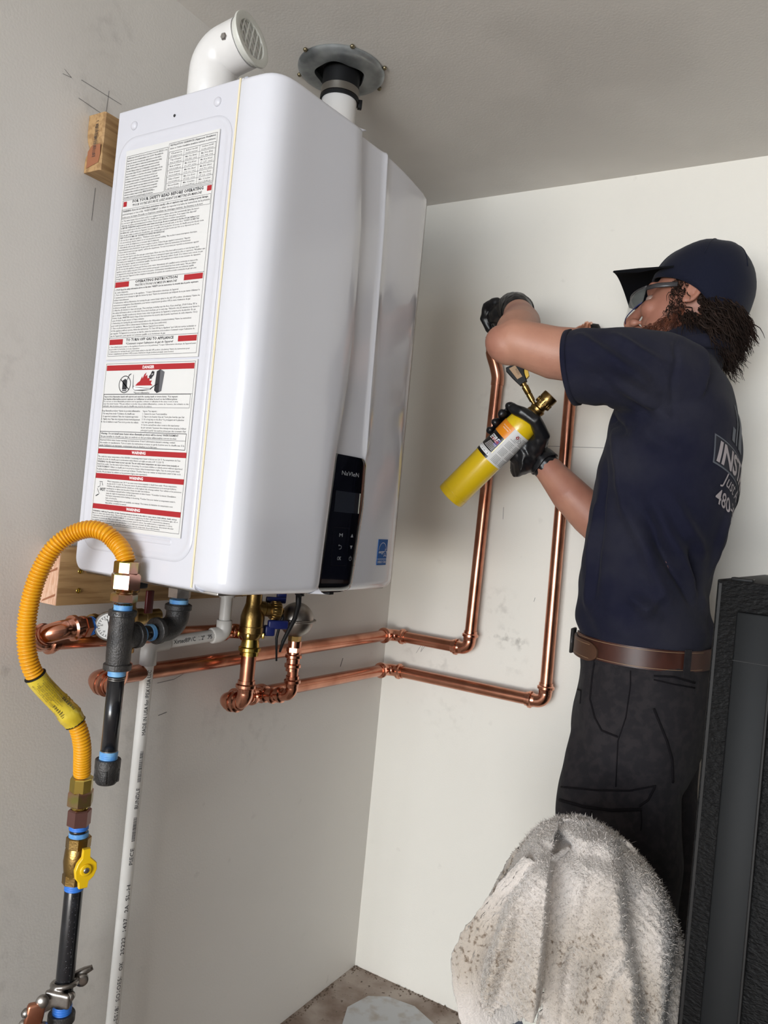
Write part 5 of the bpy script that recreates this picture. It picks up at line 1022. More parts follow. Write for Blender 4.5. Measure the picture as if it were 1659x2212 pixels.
bvp = BVHTree.FromPolygons([tuple(v.co) for v in me.vertices], [tuple(p.vertices) for p in me.polygons])
def hitp(px, py, e=.001):
    r_ = ray(px, py); h = bvp.ray_cast(Vector(CAM), Vector(unit(r_)))
    return (A(h[0])+A(h[1])*e) if h[0] is not None else None
def seam(name, pts, r, m_='pants_dark', e=.0005, par=None):
    """a welt, seam or dark crease line laid on the cloth along surface points"""
    P = []
    for a, b in zip(pts[:-1], pts[1:]):
        for t in np.linspace(0, 1, 9)[:-1]:
            q = hitp(a[0]+(b[0]-a[0])*t, a[1]+(b[1]-a[1])*t, e)
            if q is not None: P.append(q)
    q = hitp(*pts[-1], e)
    if q is not None: P.append(q)
    if len(P) > 2:
        mb = MB(); sweep(mb, P, r, 6); return obj(name, mb, m_, par or trs)
seam('pocket_edge', [(1288, 1410), (1280, 1460), (1275, 1510), (1285, 1550), (1300, 1578), (1335, 1592)], .0018)
seam('side_seam', [(1362, 1405), (1362, 1480), (1352, 1550), (1335, 1600), (1330, 1700)], .0011)
seam('back_pocket_welt', [(1412, 1460), (1455, 1462), (1500, 1475)], .0018); seam('back_pocket_welt', [(1412, 1468), (1455, 1478), (1500, 1486)], .0014)
seam('cargo_flap', [(1213, 1700), (1290, 1707), (1360, 1708), (1416, 1697), (1400, 1728), (1380, 1742)], .0018)
seam('cargo_zip', [(1210, 1728), (1260, 1742), (1320, 1750), (1385, 1748)], .0030); seam('cargo_pleat', [(1278, 1752), (1274, 1790)], .0016)
seam('zip_pull', [(1384, 1748), (1386, 1775), (1384, 1795)], .0012)
seam('thumb_pocket', [(1240, 1486), (1256, 1492), (1254, 1520)], .0014); seam('crease', [(1412, 1530), (1440, 1600), (1451, 1640), (1453, 1690)], .0022)  # the crease is a darker cord painting the shade of a leg fold
for off, dx in ((0, 0), (-.165, .02)):
    mb = MB(); c = A((.745+dx, -.377, 0))+LF*off; ellipsoid(mb, c+A((0, 0, .075)), (G, LF, Z), (.060, .048, .065), 20, 14); ellipsoid(mb, c+G*.07+A((0, 0, .042)), (G, LF, Z), (.100, .048, .040), 24, 14); box(mb, c+A((-.17, -.045, .002)), c+A((.065, .045, .03)), .012)
    me = remesh(mb, .005, 5); obj('boot', me, 'boot', man)
# belt, tab, loops, buckle
def beltpt(a, z, e): return A((.731, -.297, z))+G*math.cos(a)*(.1145+e)+LF*math.sin(a)*(.1545+e)
def belt_strip(name, a0, a1, z0, z1, e0, e1, m_, n=48, rnd_end=False):
    mb = MB(); R = []
    for k, a in enumerate(np.linspace(a0, a1, n)):
        f = 1
        if rnd_end and k > n-12: f = math.sqrt(max(0, 1-((k-(n-12))/11.5)**2))
        zc, hh = (z0+z1)/2, (z1-z0)/2*f
        R.append(A([beltpt(a, zc-hh, e0), beltpt(a, zc+hh, e0), beltpt(a, zc+hh, e1), beltpt(a, zc-hh, e1)]))
    rings(mb, R); return obj(name, mb, m_, man, sharp=40)
belt_strip('belt', .25, 2*math.pi-.15, .9760, 1.0110, .002, .0065, 'leather')
belt_strip('belt_tab', .10, 1.05, .9700, 1.0040, .0070, .0110, 'leather_tab', rnd_end=True)
for z in (.9790, 1.0080): belt_strip('belt_stitching', .30, 2.6, z-.0004, z+.0004, .0064, .0070, 'stitch')
for z in (.9750, .9990): belt_strip('tab_stitching', .15, .90, z-.0004, z+.0004, .0109, .0113, 'stitch', 20)
for a in (2.25, 3.6, .95 if 0 else 5.0): belt_strip('belt_loop', a, a+.10, .9570, 1.0140, .0068, .0095, 'pants', 6)
belt_strip('waistband', 0, 2*math.pi-.001, .9700, .9780, .0000, .0035, 'pants')
mb = MB(); bq = [beltpt(.02, .966, .014), beltpt(.14, .966, .016), beltpt(.16, 1.010, .016), beltpt(.03, 1.010, .014), beltpt(.02, .966, .014)]; sweep(mb, bq, .0032, 8); obj('belt_buckle', mb, 'black_iron', man)
# --- gloves
mb = MB()
cap_(mb, [LWR+A((.006, -.012, -.004)), LWR+A((-.012, .018, .012)), A((.392, -.272, 1.652))], [.0310, .0315, .0320], 22)
ellipsoid(mb, A((.368, -.240, 1.660)), (unit((-.75, .45, -.1)), unit((.3, .8, .3)), unit((.1, .1, 1))), (.048, .046, .030), 24, 16)
for k, (o0, o1) in enumerate(((0, 0), (.019, .004), (.037, .006), (.053, .002))):
    b_ = A((.350-.0*k, -.262+o0, 1.668-.003*k)); kn = A((.326, -.262+o0+.008, 1.664-.004*k)); md = A((.318-.001*k, -.252+o0+.006, 1.640-.003*k)); tip = A((.328, -.244+o0+.006+o1, 1.618-.002*k))
    cap_(mb, [b_, kn, md, tip], [.0125, .0112, .0102, .0090], 14)
cap_(mb, [A((.384, -.222, 1.640)), A((.366, -.208, 1.618)), A((.348, -.208, 1.604))], [.0140, .0118, .0100], 14)
me = remesh(mb, .0022, 4, .5); V = getv(me); Nn = getn(me); setv(me, V+Nn*(.0007*np.sin(V[:, :1]*260+V[:, 2:]*190)*np.sin(V[:, 1:2]*240)))
obj('glove', me, 'glove', man, label='black glove on the left hand, gripping the pipe end')
mb = MB(); gx = unit(LWR-LFM); lathe(mb, LWR-gx*.006, gx, [(0, .0330), (.003, .0342), (.006, .0330), (.006, .028), (0, .028)], 30, caps=False); obj('glove_cuff', mb, 'glove', man)
# cylinder frame
CB, CT = A((.300, -.293, 1.244)), A((.4530, -.2735, 1.4180)); CA = unit(CT-CB); RC = .0325
cv_ = unit(CAM-(CB+CT)/2); cv_ = unit(cv_-np.dot(cv_, CA)*CA); cs_ = np.cross(CA, cv_)       # towards the camera side, and sideways (right of the picture negative)
if cs_@Rh < 0: cs_ = -cs_
def cp(s_, a, c): return CB+CA*s_+cs_*a+cv_*c
LN = float(np.linalg.norm(CT-CB))
mb = MB()
wr = RWR
cap_(mb, [wr-unit(RWR-RFM)*.010, wr+A((-.006, .003, .016)), cp(LN-.085, .046, -.016), cp(LN-.060, .046, -.020)], [.0300, .0310, .0330, .0330], 24)
ellipsoid(mb, cp(LN-.045, .040, -.020), (CA, cs_, cv_), (.048, .026, .030), 24, 16)
ellipsoid(mb, cp(LN-.028, .050, -.006), (CA, cs_, cv_), (.030, .020, .024), 20, 14)
# thumb over the shoulder of the cylinder
cap_(mb, [cp(LN-.040, .054, -.004), cp(LN-.004, .044, .016), cp(LN+.008, .012, .030), cp(LN+.000, -.020, .030), cp(LN-.006, -.036, .022)], [.0200, .0170, .0140, .0120, .0108], 18)
# three fingertips and little finger curling round behind, each with knuckle bends
for k, (s_, ex_, rr_) in enumerate(((LN-.012, -.050, .0098), (LN-.034, -.050, .0098), (LN-.056, -.047, .0092), (LN-.076, -.044, .0082))):
    cap_(mb, [cp(s_-.004, .040, -.030), cp(s_, .016, -.044), cp(s_+.002, -.014, -.043), cp(s_+.003, ex_+.010, -.028), cp(s_+.002, ex_+.004, -.008)], [rr_+.0040, rr_+.0022, rr_+.0015, rr_+.0006, rr_], 14)
me = remesh(mb, .0021, 3, .5); V = getv(me); Nn = getn(me); setv(me, V+Nn*(.0007*np.sin(V[:, :1]*250+V[:, 2:]*210)*np.sin(V[:, 1:2]*230+V[:, 2:]*120)))
obj('glove', me, 'glove', man, label='black glove on the right hand, fingers wrapped round the yellow cylinder')
mb = MB(); gx = unit(RWR-RFM); n = 36; t = np.arange(n)*2*math.pi/n; u_, v_, _d = basis(gx); R = []
for s_, q in ((.014, .0295), (.002, .0318), (-.006, .0335), (-.008, .0330), (-.004, .0290)):
    rr_ = q+.0012*np.sin(6*t); R.append(RWR+gx*s_+gx*(.003*np.sin(3*t))[:, None]+rr_[:, None]*(np.cos(t)[:, None]*u_+np.sin(t)[:, None]*v_))
rings(mb, R, caps=False); obj('glove_cuff', mb, 'glove', man)
# --- cap: crown cut at a tilted rim, brim
cc_ = hp(-.016, 0, .034); mb = MB(); n, m_ = 48, 18; R = []
for i in range(m_+1):
    row = []
    for j in range(n):
        a = 2*math.pi*j/n
        umin = .018 if math.cos(a) > 0 else .018
        rim = .030*math.cos(a)-.034*(1-math.cos(a))/2*1.35+.018          # front high, back low
        th0 = math.radians(4); r_f = .110 if math.cos(a) > 0 else .082; top = .098
        th1 = math.acos(max(min((rim-.034)/.112, .99), -.75)); th = th0+(th1-th0)*i/m_
        fl = r_f*math.sin(th)**.86; ll = .091*math.sin(th)**.86
        if th > math.pi/2: fl *= .99
        row.append(cc_+hg*fl*math.cos(a)+hl*ll*math.sin(a)+hu*(top*math.cos(th)**1 if th < math.pi/2 else .112*math.cos(th))+hu*.0015*math.sin(6*a))
    R.append(A(row))
Rin = [cc_+(r-cc_)*.955 for r in R]
rings(mb, R+Rin[::-1], caps=False); mb.f.append(tuple(range(n-1, -1, -1))); crown = obj('cap_crown', mb, 'cap_navy', man)
mb = MB(); lathe(mb, cc_+hu*.0975, hu, [(0, .0075), (.003, .0065), (.005, .003), (.0052, .0003)], 16); obj('cap_button', mb, 'cap_navy', crown)
for k in range(6):
    a = k*math.pi/3+.5; P = [cc_+hg*(.1102 if math.cos(a) > 0 else .0822)*math.sin(th)**.86*math.cos(a)+hl*.0912*math.sin(th)**.86*math.sin(a)+hu*.0982*math.cos(th) for th in np.linspace(.08, 1.25, 14)]
    mb = MB(); sweep(mb, P, .0012, 6); obj('cap_seam', mb, 'cap_navy', crown)
mb = MB(); Rr_ = []; N2 = 25
for j in range(N2):
    s_ = (j/(N2-1)-.5)*2                    # -1..1 across the brim
    y = .084*s_; x0 = .082*math.sqrt(max(1-(s_*.93)**2, 0))+.006; x1 = .160-.010*abs(s_)**2-.050*max(abs(s_)-.86, 0)/.14
    h0 = .058-.018*s_*s_; dn = -.004-.014*s_*s_
    Rr_.append(A([hp(x0, y, h0+.003), hp((x0+x1)/2, y*1.0, h0+.004+dn*.3), hp(x1, y, h0+.002+dn*.6), hp(x1+.0012, y, h0-.0005+dn*.6), hp(x1, y, h0-.002+dn*.6), hp((x0+x1)/2, y, h0+.0005+dn*.3), hp(x0, y, h0-.001)]))
rings(mb, Rr_); obj('cap_brim', mb, 'cap_under', man, label='flat dark cap brim', sharp=50)
# --- safety glasses
gl = MB()
def lens_pt(s_, v): return hp(.124-.044*abs(s_)**2.4, .070*s_, .006-.048*v*(1-.35*abs(s_)**3)+.0)
RR = []
for s_ in np.linspace(-1, 1, 25): RR.append(A([lens_pt(s_, v) for v in (0, .33, .66, 1)]+[lens_pt(s_, v)+hg*.0018 for v in (1, .66, .33, 0)]))
rings(gl, RR); obj('glasses_lens', gl, 'lens', man, label='clear wraparound safety lens')
mb = MB(); sweep(mb, [lens_pt(s_, 0)+hu*.001 for s_ in np.linspace(-1, 1, 21)], .0022, 8); obj('brow_bar', mb, 'glasses_frame', man)
mb = MB(); sweep(mb, [lens_pt(s_, 1) for s_ in np.linspace(-.98, .98, 21)], .0010, 6); obj('lens_rim', mb, 'blue_handle', man)
for s_ in (1, -1):
    mb = MB(); sweep(mb, [lens_pt(s_, .08), hp(.060, s_*.076, .006), hp(.022, s_*.079, .008)], [.0022]*3, 8, ell=[2.4]*3, up=hu); obj('temple_arm', mb, 'glasses_frame', man)
# --- hair and beard: curled locks
def strands(name, roots, m_, L0, r0, curl, par, grav=.6, seg_=7):
    mb = MB()
    for p, nrm, back in roots:
        Ln = L0*(.6+.7*rng.random()); d = unit(nrm*.8+back+rng.normal(0, .25, 3)); q = p.copy(); P = [q-nrm*.002]; ph = rng.random()*6.28; ax1, ax2, _ = basis(d)
        for k in range(seg_):
            d = unit(d+A((0, 0, -1.))*grav/seg_*1.6+back*.12); q = q+d*Ln/seg_+curl*Ln/seg_*(math.cos(ph+k*1.5)*ax1+math.sin(ph+k*1.5)*ax2); P.append(q)
        r_ = r0*(.7+.6*rng.random()); sweep(mb, P, [r_*(1-.75*(k/seg_)**2) for k in range(seg_+1)], 3, caps=False)
    o = obj(name, mb, m_, par); o['kind'] = 'stuff'; return o
roots = []
while len(roots) < 1500:
    a = rng.uniform(math.radians(70), math.radians(290)); u = rng.uniform(-.085, -.004); s_ = math.sqrt(max(1-((u-.022)/.105)**2, .05)); f, l = .078*s_*math.cos(a)-.004, .077*s_*math.sin(a)
    if f > .020 and u < -.015: continue
    if -.020 < f < .03 and u < .034 and u > -.036 and l > 0 and rng.random() < .93: continue     # keep the ear free
    if f > -.03 and u < -.05: continue
    p = hp(f, l, u); n_ = unit(hl*l/.077+hg*(f/.094)+hu*u*2); back = -hg*.55+(-hu)*.25
    roots.append((p, n_, back))
strands('hair', roots, 'hair', .050, .0011, .34, man, .9)
roots = []
while len(roots) < 520:
    a = rng.uniform(math.radians(160), math.radians(262)) ; p = hp(-.068+.03*rng.random(), .075*math.sin(a)*-1*rng.random()+.0, -.045-.045*rng.random())
    roots.append((p+hl*rng.uniform(-.05, .05), unit(-hg+hl*rng.uniform(-.3, .6)), -hg*.5-hu*.6))
strands('hair', roots, 'hair', .050, .0011, .5, man, .55)
mb = MB(); ellipsoid(mb, hp(-.052, 0, -.042), HX, (.036, .056, .052), 20, 14); ellipsoid(mb, hp(-.022, 0, .006), HX, (.066, .0760, .050), 24, 16); me = remesh(mb, .004, 3); obj('hair_mass', me, 'hair', man)
roots = []
while len(roots) < 1500:
    f = rng.uniform(.002, .092); u = rng.uniform(-.105, -.028); t_ = (f-.002)/.09
    up_lim = -.040-.030*t_ if f > .02 else .0
    if u > up_lim: continue
    s_ = 1 if rng.random() < .8 else -1; p0_ = hp(f, s_*.12, u); h = bvh_head(p0_) if False else None
    ww = .066*math.sqrt(max(1-((f-.02)/.085)**2, 0.05))*math.sqrt(max(1-((u+.03)/.085)**2, .05)); l = s_*ww*rng.uniform(.86, 1.02)
    roots.append((hp(f, l, u), unit(hl*s_+hg*t_*.5), -hu*.6+hg*.1))
strands('beard', roots, 'beard', .015, .0007, .5, man, .4, 4)
roots = []
while len(roots) < 190:
    f = rng.uniform(.008, .034); u = rng.uniform(-.045, .045); roots.append((hp(f, .0735-(f-.005)*.12-.1*abs(u)**1.2*.3, u), hl, -hu*.7-hg*.3))
strands('sideburn', roots, 'hair', .020, .0008, .5, man, .4, 4)

# ================================================================== TORCH
tr = thing('gas_torch', 'yellow gas torch cylinder with brass valve held in the black gloved right hand', 'torch', CB)
mb = MB(); lathe(mb, CB, CA, [(.004, RC-.006), (.0, RC-.003), (.0005, RC-.0008), (.003, RC), (LN-.028, RC), (LN-.014, RC*.965), (LN-.005, RC*.86), (LN+.002, RC*.66), (LN+.006, RC*.45), (LN+.014, .0125)], 48); obj('cylinder_body', mb, 'cylinder_yellow', tr, sharp=40)
mb = MB(); lathe(mb, CB, CA, [(.0150, RC), (.0152, RC+.0006), (.0162, RC+.0006), (.0164, RC)], 48, caps=False); obj('base_seam', mb, 'cylinder_yellow', tr)
def tf_(off):
    r = RC+off
    return lambda x, y: CB+np.outer(x, CA)+r*(np.cos(-y/r)[:, None]*cv_+np.sin(-y/r)[:, None]*cs_)
def wrap(mb, off, s0, s1, y0, y1, n=18):
    ys = np.linspace(y0, y1, n); X = np.concatenate([np.full(n, s0), np.full(n, s1)]); mb.add(tf_(off)(X, np.concatenate([ys, ys])), [(i, i+1, n+i+1, n+i) for i in range(n-1)])
S0, S1 = LN*.50, LN-.022
mb = MB(); lathe(mb, CB, CA, [(S0, RC+.0002), (S0, RC+.0007), (S1-.010, RC+.0007), (S1-.010, RC+.0002)], 48, caps=False); lab = obj('cylinder_label', mb, 'paper', tr, label='white printed label wrapped round the cylinder', sharp=30)
Y_ = .004
mb = MB(); wrap(mb, .0010, S0+.016, S1-.010, Y_, .075); obj('label_band', mb, 'label_black', lab)
mb = MB(); wrap(mb, .0013, S1-.040, S1-.010, Y_-.000, .075); obj('label_band', mb, 'label_orange', lab, label='orange band at the top of the label')
mb = MB(); wrap(mb, .0010, S0, S0+.006, Y_, .075); obj('label_band', mb, 'label_black', lab)
mb = MB(); wrap(mb, .0015, S0+.016, S1-.038, Y_-.0008, Y_+.0006, 3); obj('label_line', mb, 'cylinder_yellow', lab)
TF = tf_(.0016); LT = lambda x, y: TF(y, -x)        # x across the label reading right, y up the cylinder
TFx = lambda x, y: tf_(.0016)(y, -x)
mb = MB(); fine_text(mb, "EFIRE", TFx, -.0365, S1-.058, .0105, .0265, .25, .02)
fine_text(mb, "HIGH INTENSITY FUEL", TFx, -.032, S1-.020, .0020, .024); fine_text(mb, "MORE POWER", TFx, -.028, S1-.025, .0024, .018); fine_text(mb, "14.1 OZ  NET WT", TFx, -.034, S0+.0082, .0022, .024)
for k in range(6): rect(mb, lambda x, y: TF(y, -x), -.033+.001*k, S0+.0190+k*.0026, -.0075, S0+.0197+k*.0026, 6)
wrap(mb, .0014, S0+.0065, S0+.0120, Y_+.002, .06)
obj('white_lettering', mb, 'white_ink', lab, smooth=False)
mb = MB(); fine_text(mb, "DANGER", TFx, -.0290, S0+.0365, .0052, .0220, 0, .04); obj('red_lettering', mb, 'red_ink', lab, smooth=False)
mb = MB(); wrap(mb, .00135, S0+.030, S0+.047, .0065, .0150, 6); obj('label_patch', mb, 'label_purple', lab)
mb = MB(); fine_text(mb, "14.1", TFx, -.029, S0+.0080, .0030, .020)
for k in range(26):
    s_ = S0+.005+k*.0029
    if k in (6, 13, 19): continue
    rect(mb, lambda x, y: TF(y, -x), .0035+(.006 if k > 20 else 0), s_, .0180+.004*rng.random(), s_+.0006, 5)
    rect(mb, lambda x, y: TF(y, -x), .0245, s_, .0400, s_+.0006, 5)
obj('printed_text', mb, 'ink', lab, smooth=False, kind='stuff')
for k, (x, m_) in enumerate(((.0130, 'red_ink'), (.0225, 'ink'))):
    mb = MB(); q = .0042; c_ = S1-.020-.004*k; poly(mb, lambda x_, y_: TF(y_, -x_), [(x-q, c_), (x, c_-q), (x+q, c_), (x, c_+q)]); dm = obj('hazard_diamond', mb, m_, lab, smooth=False)
    mb = MB(); q = .0032; F2 = lambda x_, y_: tf_(.0019)(y_, -x_); poly(mb, F2, [(x-q, c_), (x, c_-q), (x+q, c_), (x, c_+q)] if k else [(x-.0010, c_-.0015), (x+.0012, c_-.0012), (x+.0006, c_+.0014), (x-.0006, c_+.0018)]); obj('diamond_fill', mb, 'paper', lab, smooth=False)
# brass regulator and tube to the igniter head
mb = MB(); lathe(mb, CB, CA, [(LN+.006, .0125), (LN+.012, .0165), (LN+.016, .0165), (LN+.020, .0150), (LN+.024, .0165), (LN+.028, .0165), (LN+.031, .0130), (LN+.036, .0125)], 28); obj('regulator', mb, 'brass', tr, sharp=30)
mb = MB(); lathe(mb, CB, CA, [(LN+.0355, .0125), (LN+.036, .0168), (LN+.0500, .0160), (LN+.0505, .0168), (LN+.062, .0170), (LN+.064, .0160), (LN+.0645, .012)], 32); obj('valve_knob', mb, 'brass', tr, sharp=30)
for k in range(20):
    a = 2*math.pi*k/20; q = cv_*math.cos(a)+cs_*math.sin(a); mb = MB(); obox(mb, CB+CA*(LN+.0430)+q*.0168, (CA, q, np.cross(CA, q)), (.0055, .0006, .0010)); obj('knurl', mb, 'brass', tr)
T0 = A((.4660, -.2790, 1.4440)); T1 = A((.4415, -.2870, 1.4850)); td = unit(T1-T0); tl_ = float(np.linalg.norm(T1-T0))
mb = MB(); lathe(mb, T0-td*.008, td, [(0, .0042), (.018, .0042), (.0185, .0058), (.034, .0064), (.0345, .0052), (.037, .0066), (tl_+.004, .0072), (tl_+.005, .0056), (tl_+.012, .0056)], 20); obj('brass_tube', mb, 'brass', tr, sharp=30)
ax_ = unit(np.cross(td, cv_)); ax_ = ax_ if ax_@Rh > 0 else -ax_; dp = unit(np.cross(td, ax_)); IH = T1+td*.002
prof = [(-.0080, .0), (.0085, .002), (.0125, .020), (.0200, .034), (.0140, .044), (-.0160, .046), (-.0190, .038), (-.0150, .022)]
mb = MB(); R = [A([IH+ax_*x*s_+td*z+dp*e for x, z in prof]) for e, s_ in ((-.010, .9), (-.0085, 1), (.0085, 1), (.010, .9))]; rings(mb, R); hh_ = obj('igniter_head', mb, 'rubber', tr, label='black plastic igniter head', sharp=30)
mb = MB(); R = [A([IH+ax_*x+td*z+dp*e for x, z in [(.0105, .006), (.0175, .009), (.0205, .020), (.0190, .028), (.0120, .024)]]) for e in (-.0065, .0065)]; rings(mb, R); obj('trigger', mb, 'yellow_plastic', tr, label='yellow trigger', sharp=30)
sgn = 1 if dp@cv_ > 0 else -1; PFt = plane_fn(IH+dp*sgn*.0102, ax_, td); PFu = plane_fn(IH+dp*sgn*.0105, ax_, td)
mb = MB(); poly(mb, PFt, [(-.0062, .013), (.0052, .013), (.0030, .041), (-.0110, .041)]); tg_ = obj('igniter_label', mb, 'label_tan', tr, smooth=False)
mb = MB(); put_text(mb, "GZVA", lambda x, y: PFu(-y, x), .020, -.0030, .0038, .014); obj('printed_text', mb, 'ink', tg_, smooth=False)

# ================================================================== BIN AND TOWEL
bn = thing('plastic_bin', 'pale plastic bin almost entirely covered by the dirty towel', 'bin', (.800, -.680, 0))
BC = A((.7600, -.735, 0))
mb = MB(); lathe(mb, BC, (0, 0, 1), [(0.0, .055), (.004, .058), (.55, .058), (.60, .059), (.602, .056), (.59, .055), (.02, .054)], 48); obj('bin_shell', mb, 'bin_white', bn, sharp=40)
mb = MB(); lathe(mb, BC+A((0, 0, .590)), (0, 0, 1), [(0, .054), (0, .060), (.010, .061), (.018, .059), (.06, .044), (.10, .032), (.14, .02), (.145, .0003)], 48); obj('bin_lid', mb, 'bin_white', bn, sharp=40)
mb = MB(); ellipsoid(mb, BC+A((-.052, -.040, .515)), (A((1., 0, 0)), A((0, 1., 0)), Z), (.034, .026, .030), 20, 14); V = mb.v[0]; V += .004*np.sin(V[:, [2, 0, 1]]*160); tag(obj('cloth_rag', mb, 'dark_cloth'), 'small dark bluish rag poking out under the left hem of the towel', 'rag')
TC = A((.765, -.715, 0))
cdr = unit((CAM-TC)*A((1, 1, 0))); csd = A((-cdr[1], cdr[0], 0)); csd = csd if csd@Rh > 0 else -csd
# the towel: silhouette half widths per height to the picture's left and right, then creases and terry relief
tz = [.42, .50, .56, .62, .66, .70, .73, .755, .775, .789, .797]
tl = [-.112, -.116, -.124, -.132, -.118, -.102, -.090, -.076, -.060, -.040, -.012]
trr = [.158, .155, .150, .143, .136, .120, .104, .084, .060, .036, .010]
def terry(V, N_): return V+N_*(.0005*np.sin(V@A((420., 300, 60)))*np.sin(V@A((-120., 260, 520)))+.0005*rng.normal(0, 1, len(V)))[:, None]
n, m_ = 360, 190; R = []; tt = np.arange(n)*2*math.pi/n
for i in range(m_+1):
    f = i/m_; z = .797-(.797-.42)*(f**1.35); l_, r_ = np.interp(z, tz, tl), np.interp(z, tz, trr)
    cx_ = (l_+r_)/2; w_ = (r_-l_)/2; dep = w_*.80+.004; dpf = float(np.interp(z, [.42, .5, .62, .70, .75, .775, .790, .797], [.152, .150, .140, .124, .110, .096, .070, .010])); dr = min(1, f*1.4)
    fo = 1+dr*(.030*np.sin(3*tt+1.2+f*1.4)+.022*np.sin(5*tt+f*2.2+2)+.012*np.sin(9*tt-f*3))
    zz = z+.012*np.sin(2*tt+.4)*(1-f)*f*2+(.030*np.sin(2*tt+2.2)+.016*np.sin(5*tt+1))*f**3
    R.append(TC+np.outer(cx_+w_*fo*np.cos(tt), csd)+np.outer(np.where(np.sin(tt) > 0, dpf, dep)*fo*np.sin(tt), cdr)+np.outer(zz, Z))
V = np.vstack(R); dd_ = (V-TC)@cdr; fr = np.clip(dd_/.03, 0, 1); rc = (V-TC)@csd; zc = V[:, 2]+0
def crease(p0, p1, w_l, w_r, h, ext=.05):
    """a fold line on the room side from p0 to p1 (across, height): width w_l on its left, w_r on its right"""
    a, b = A(p0, float), A(p1, float); ab = b-a; L_ = np.linalg.norm(ab); u_ = ab/L_; q = np.stack([rc, zc], 1)-a; t = q@u_; d = q@A((-u_[1], u_[0]))
    k = np.exp(-(np.where(d > 0, d/w_r, d/w_l))**2)*np.clip((t+ext)/ext, 0, 1)*np.clip((L_+ext-t)/ext, 0, 1); return h*k*fr
dv = (crease((-.030, .792), (-.026, .500), .004, .030, -.024)+crease((-.038, .790), (-.036, .500), .028, .005, .020)      # long overlap down the middle
      + crease((-.070, .792), (-.100, .720), .012, .010, -.040)+crease((-.100, .720), (-.122, .620), .012, .008, -.036)+crease((-.054, .790), (-.086, .70), .008, .020, .020)+crease((-.086, .70), (-.104, .60), .008, .018, .018)    # left flank
      + crease((-.095, .765), (-.050, .792), .010, .012, -.014)+crease((-.075, .780), (-.035, .796), .010, .010, .010)     # bunched rolls near the top
      + crease((-.080, .786), (-.030, .772), .006, .010, -.018)+crease((-.030, .772), (.060, .774), .006, .012, -.016)+crease((.020, .765), (.004, .640), .012, .022, -.012)
      + crease((.060, .760), (.096, .620), .010, .024, -.014)+crease((.045, .755), (.078, .600), .018, .012, .012)
      + crease((.020, .660), (.070, .720), .008, .012, -.010)+crease((.004, .630), (.000, .540), .010, .016, -.013)
      + crease((.060, .660), (.040, .560), .012, .012, -.013)+crease((.105, .690), (.110, .560), .012, .012, .010)+crease((.130, .660), (.120, .540), .008, .014, -.012)
      + crease((-.085, .650), (-.110, .560), .012, .014, .009)+crease((-.070, .690), (-.085, .600), .012, .012, -.007))
row_ = np.clip((-.034-rc)/.006, 0, 1)*np.clip((rc+.085+(.78-zc)*.25)/.02, 0, 1)*np.clip((.778-zc)/.02, 0, 1)+.5*np.clip((rc+.02)/.02, 0, 1)*np.clip((.75-zc)/.03, 0, 1)
dv = dv+.0012*row_*np.sin((zc+.35*rc+2.2*rc*rc)*2*math.pi/.0105)*fr
V = V+1.7*dv[:, None]*cdr+(np.where(dv < 0, dv, 0)*.15)[:, None]*csd
px_ = V-CAM; dz = px_@cF; PX, PY = 829.5+1692.95*(px_@cR)/dz, 1106-1692.95*(px_@cU)/dz
hemz = np.where(rc > -.075, .614+(rc+.031)*.40, .5964+(rc+.075)*1.8); cut = (dd_ > .03) & (rc > -.12) & (rc < -.0290+.002*np.sin(zc*300)) & (zc < hemz+.0015*np.sin(rc*700))
fc = [(i*n+j, i*n+(j+1) % n, (i+1)*n+(j+1) % n, (i+1)*n+j) for i in range(m_) for j in range(n)]; fc = [q for q in fc if not (cut[q[0]] or cut[q[2]])]+[tuple(range(n-1, -1, -1))]
mb = MB(); mb.add(V, fc); me = mb.mesh('towel'); bm = bmesh.new(); bm.from_mesh(me); bmesh.ops.delete(bm, geom=[v for v in bm.verts if not v.link_faces], context='VERTS'); bmesh.ops.recalc_face_normals(bm, faces=bm.faces[:]); bm.to_mesh(me); bm.free()
setv(me, terry(getv(me), getn(me)))
tw = tag(obj('towel', me, 'towel'), 'dirty off-white terry towel draped over the bin at the bottom of the picture', 'towel')
so = tw.modifiers.new('thick', 'SOLIDIFY'); so.thickness = .003; so.offset = -1
Vt, Nt = getv(me), getn(me); ok = np.where(((Vt-TC)@cdr > -.05) & (Vt[:, 2] > .46))[0]; pick = rng.choice(ok, 26000); q0 = Vt[pick]+rng.normal(0, .0010, (26000, 3)); dr_ = Nt[pick]*1.0+rng.normal(0, .6, (26000, 3)); dr_ /= np.linalg.norm(dr_, axis=1)[:, None]
sd_ = np.cross(dr_, rng.normal(0, 1, (26000, 3))); sd_ /= np.linalg.norm(sd_, axis=1)[:, None]; ln_ = rng.uniform(.0012, .0028, (26000, 1)); cur = rng.normal(0, 1, (26000, 3))*.0010
T4 = np.stack([q0-sd_*.00045, q0+sd_*.00045, q0+dr_*ln_*.6+cur+sd_*.0003, q0+dr_*ln_+cur*2], 1).reshape(-1, 3); mb = MB(); ix = np.arange(26000)*4; mb.add(T4, np.concatenate([np.stack([ix, ix+1, ix+2], 1), np.stack([ix, ix+2, ix+3], 1)]).tolist())
obj('terry_loops', mb, 'towel', tw, kind='stuff')
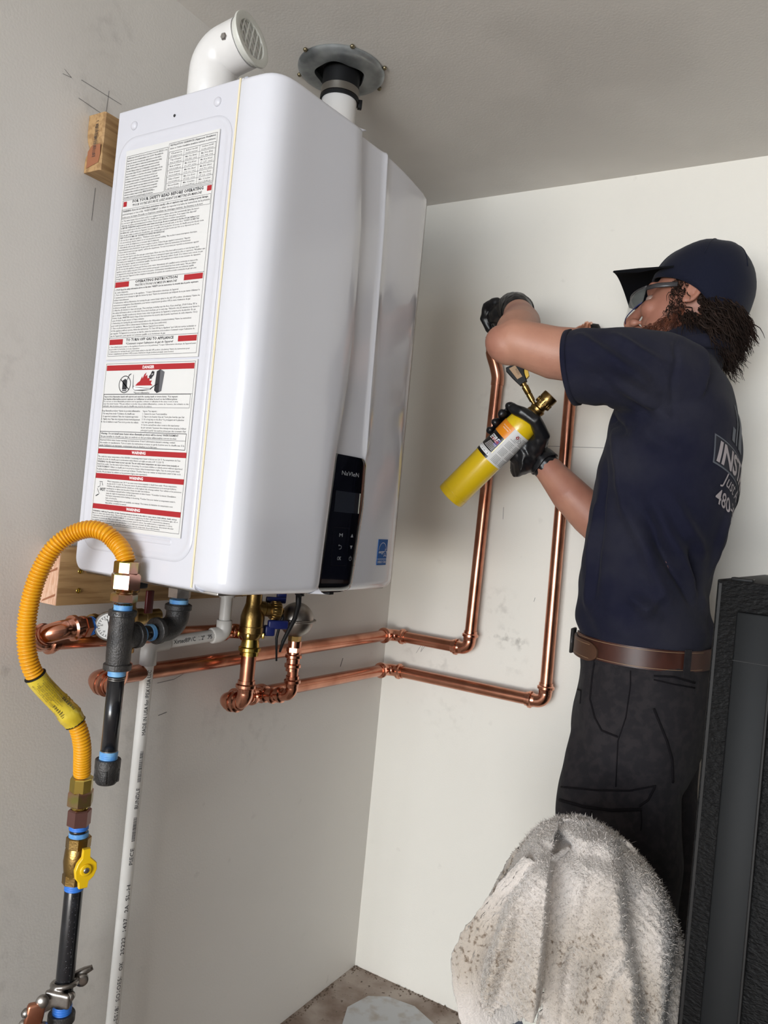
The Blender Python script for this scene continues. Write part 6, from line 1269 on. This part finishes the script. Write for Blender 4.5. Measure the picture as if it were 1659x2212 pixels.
# rolled flap on the left side of the towel
mb = MB(); R = []; F0, F1 = 40, 60
for i in range(F1+1):
    f = i/F1; z = .765-.235*f; lx = -.068-.086*math.sin(min(f*1.25, 1)*math.pi/2)*(1-.30*max(0, f-.62)/.38); row = []
    for k in range(F0+1):
        s_ = k/F0; x = lx+s_*(.050+.020*f); d = .070+.020*math.sin(s_*math.pi*1.15)*(1-.3*f)-.030*s_; row.append(TC+csd*x+cdr*(d+.012+.004*math.sin(9*f+5*s_))+Z*(z+.010*s_))
    R.append(A(row))
rings(mb, R, caps=False, closed=False); me = mb.mesh('flap'); setv(me, terry(getv(me), getn(me))); o = obj('towel_flap', me, 'towel', tw, label='rolled side fold of the towel with a thin blue stripe'); so = o.modifiers.new('thick', 'SOLIDIFY'); so.thickness = .005
mb = MB(); sweep(mb, [R[44][k]+cdr*.0035 for k in range(0, 41, 4)], .0007, 6); obj('blue_thread', mb, 'ink_grey', tw)

# ================================================================== BLACK CABINET
cb = thing('metal_cabinet', 'tall black textured cabinet with a smooth dark strip at the bottom right', 'cabinet', (1.15, -.55, 0))
CX, CY, CZ = .9296, -.879, 1.152
mb = MB(); box(mb, (CX, CY, 0), (1.50, -.42, CZ), .0015)
bm = None; obj('cabinet_shell', mb, 'cabinet_black', cb, sharp=30)
mb = MB(); box(mb, (CX+.002, CY-.0006, .02), (CX+.0048, CY+.001, CZ-.004)); obj('edge_trim', mb, 'cabinet_edge', cb, smooth=False)
mb = MB(); box(mb, (CX+.0225, CY-.006, .02), (CX+.060, CY+.001, CZ-.032), .002); stp = obj('smooth_strip', mb, 'cabinet_strip', cb, sharp=30, label='smooth dark grey strip')
mb = MB(); box(mb, (CX+.058, CY-.0085, .02), (CX+.0608, CY+.001, CZ-.042), .0008); obj('strip_edge', mb, 'cabinet_edge', cb, sharp=30)
mb = MB(); box(mb, (CX+.0225, CY-.0065, 1.068), (CX+.060, CY-.0055, 1.0687)); obj('strip_joint', mb, 'cabinet_edge', stp, smooth=False)
mb = MB(); box(mb, (CX+.012, CY+.010, CZ-.001), (CX+.034, CY+.030, CZ+.0035), .001); obj('top_bracket', mb, 'cabinet_edge', cb)
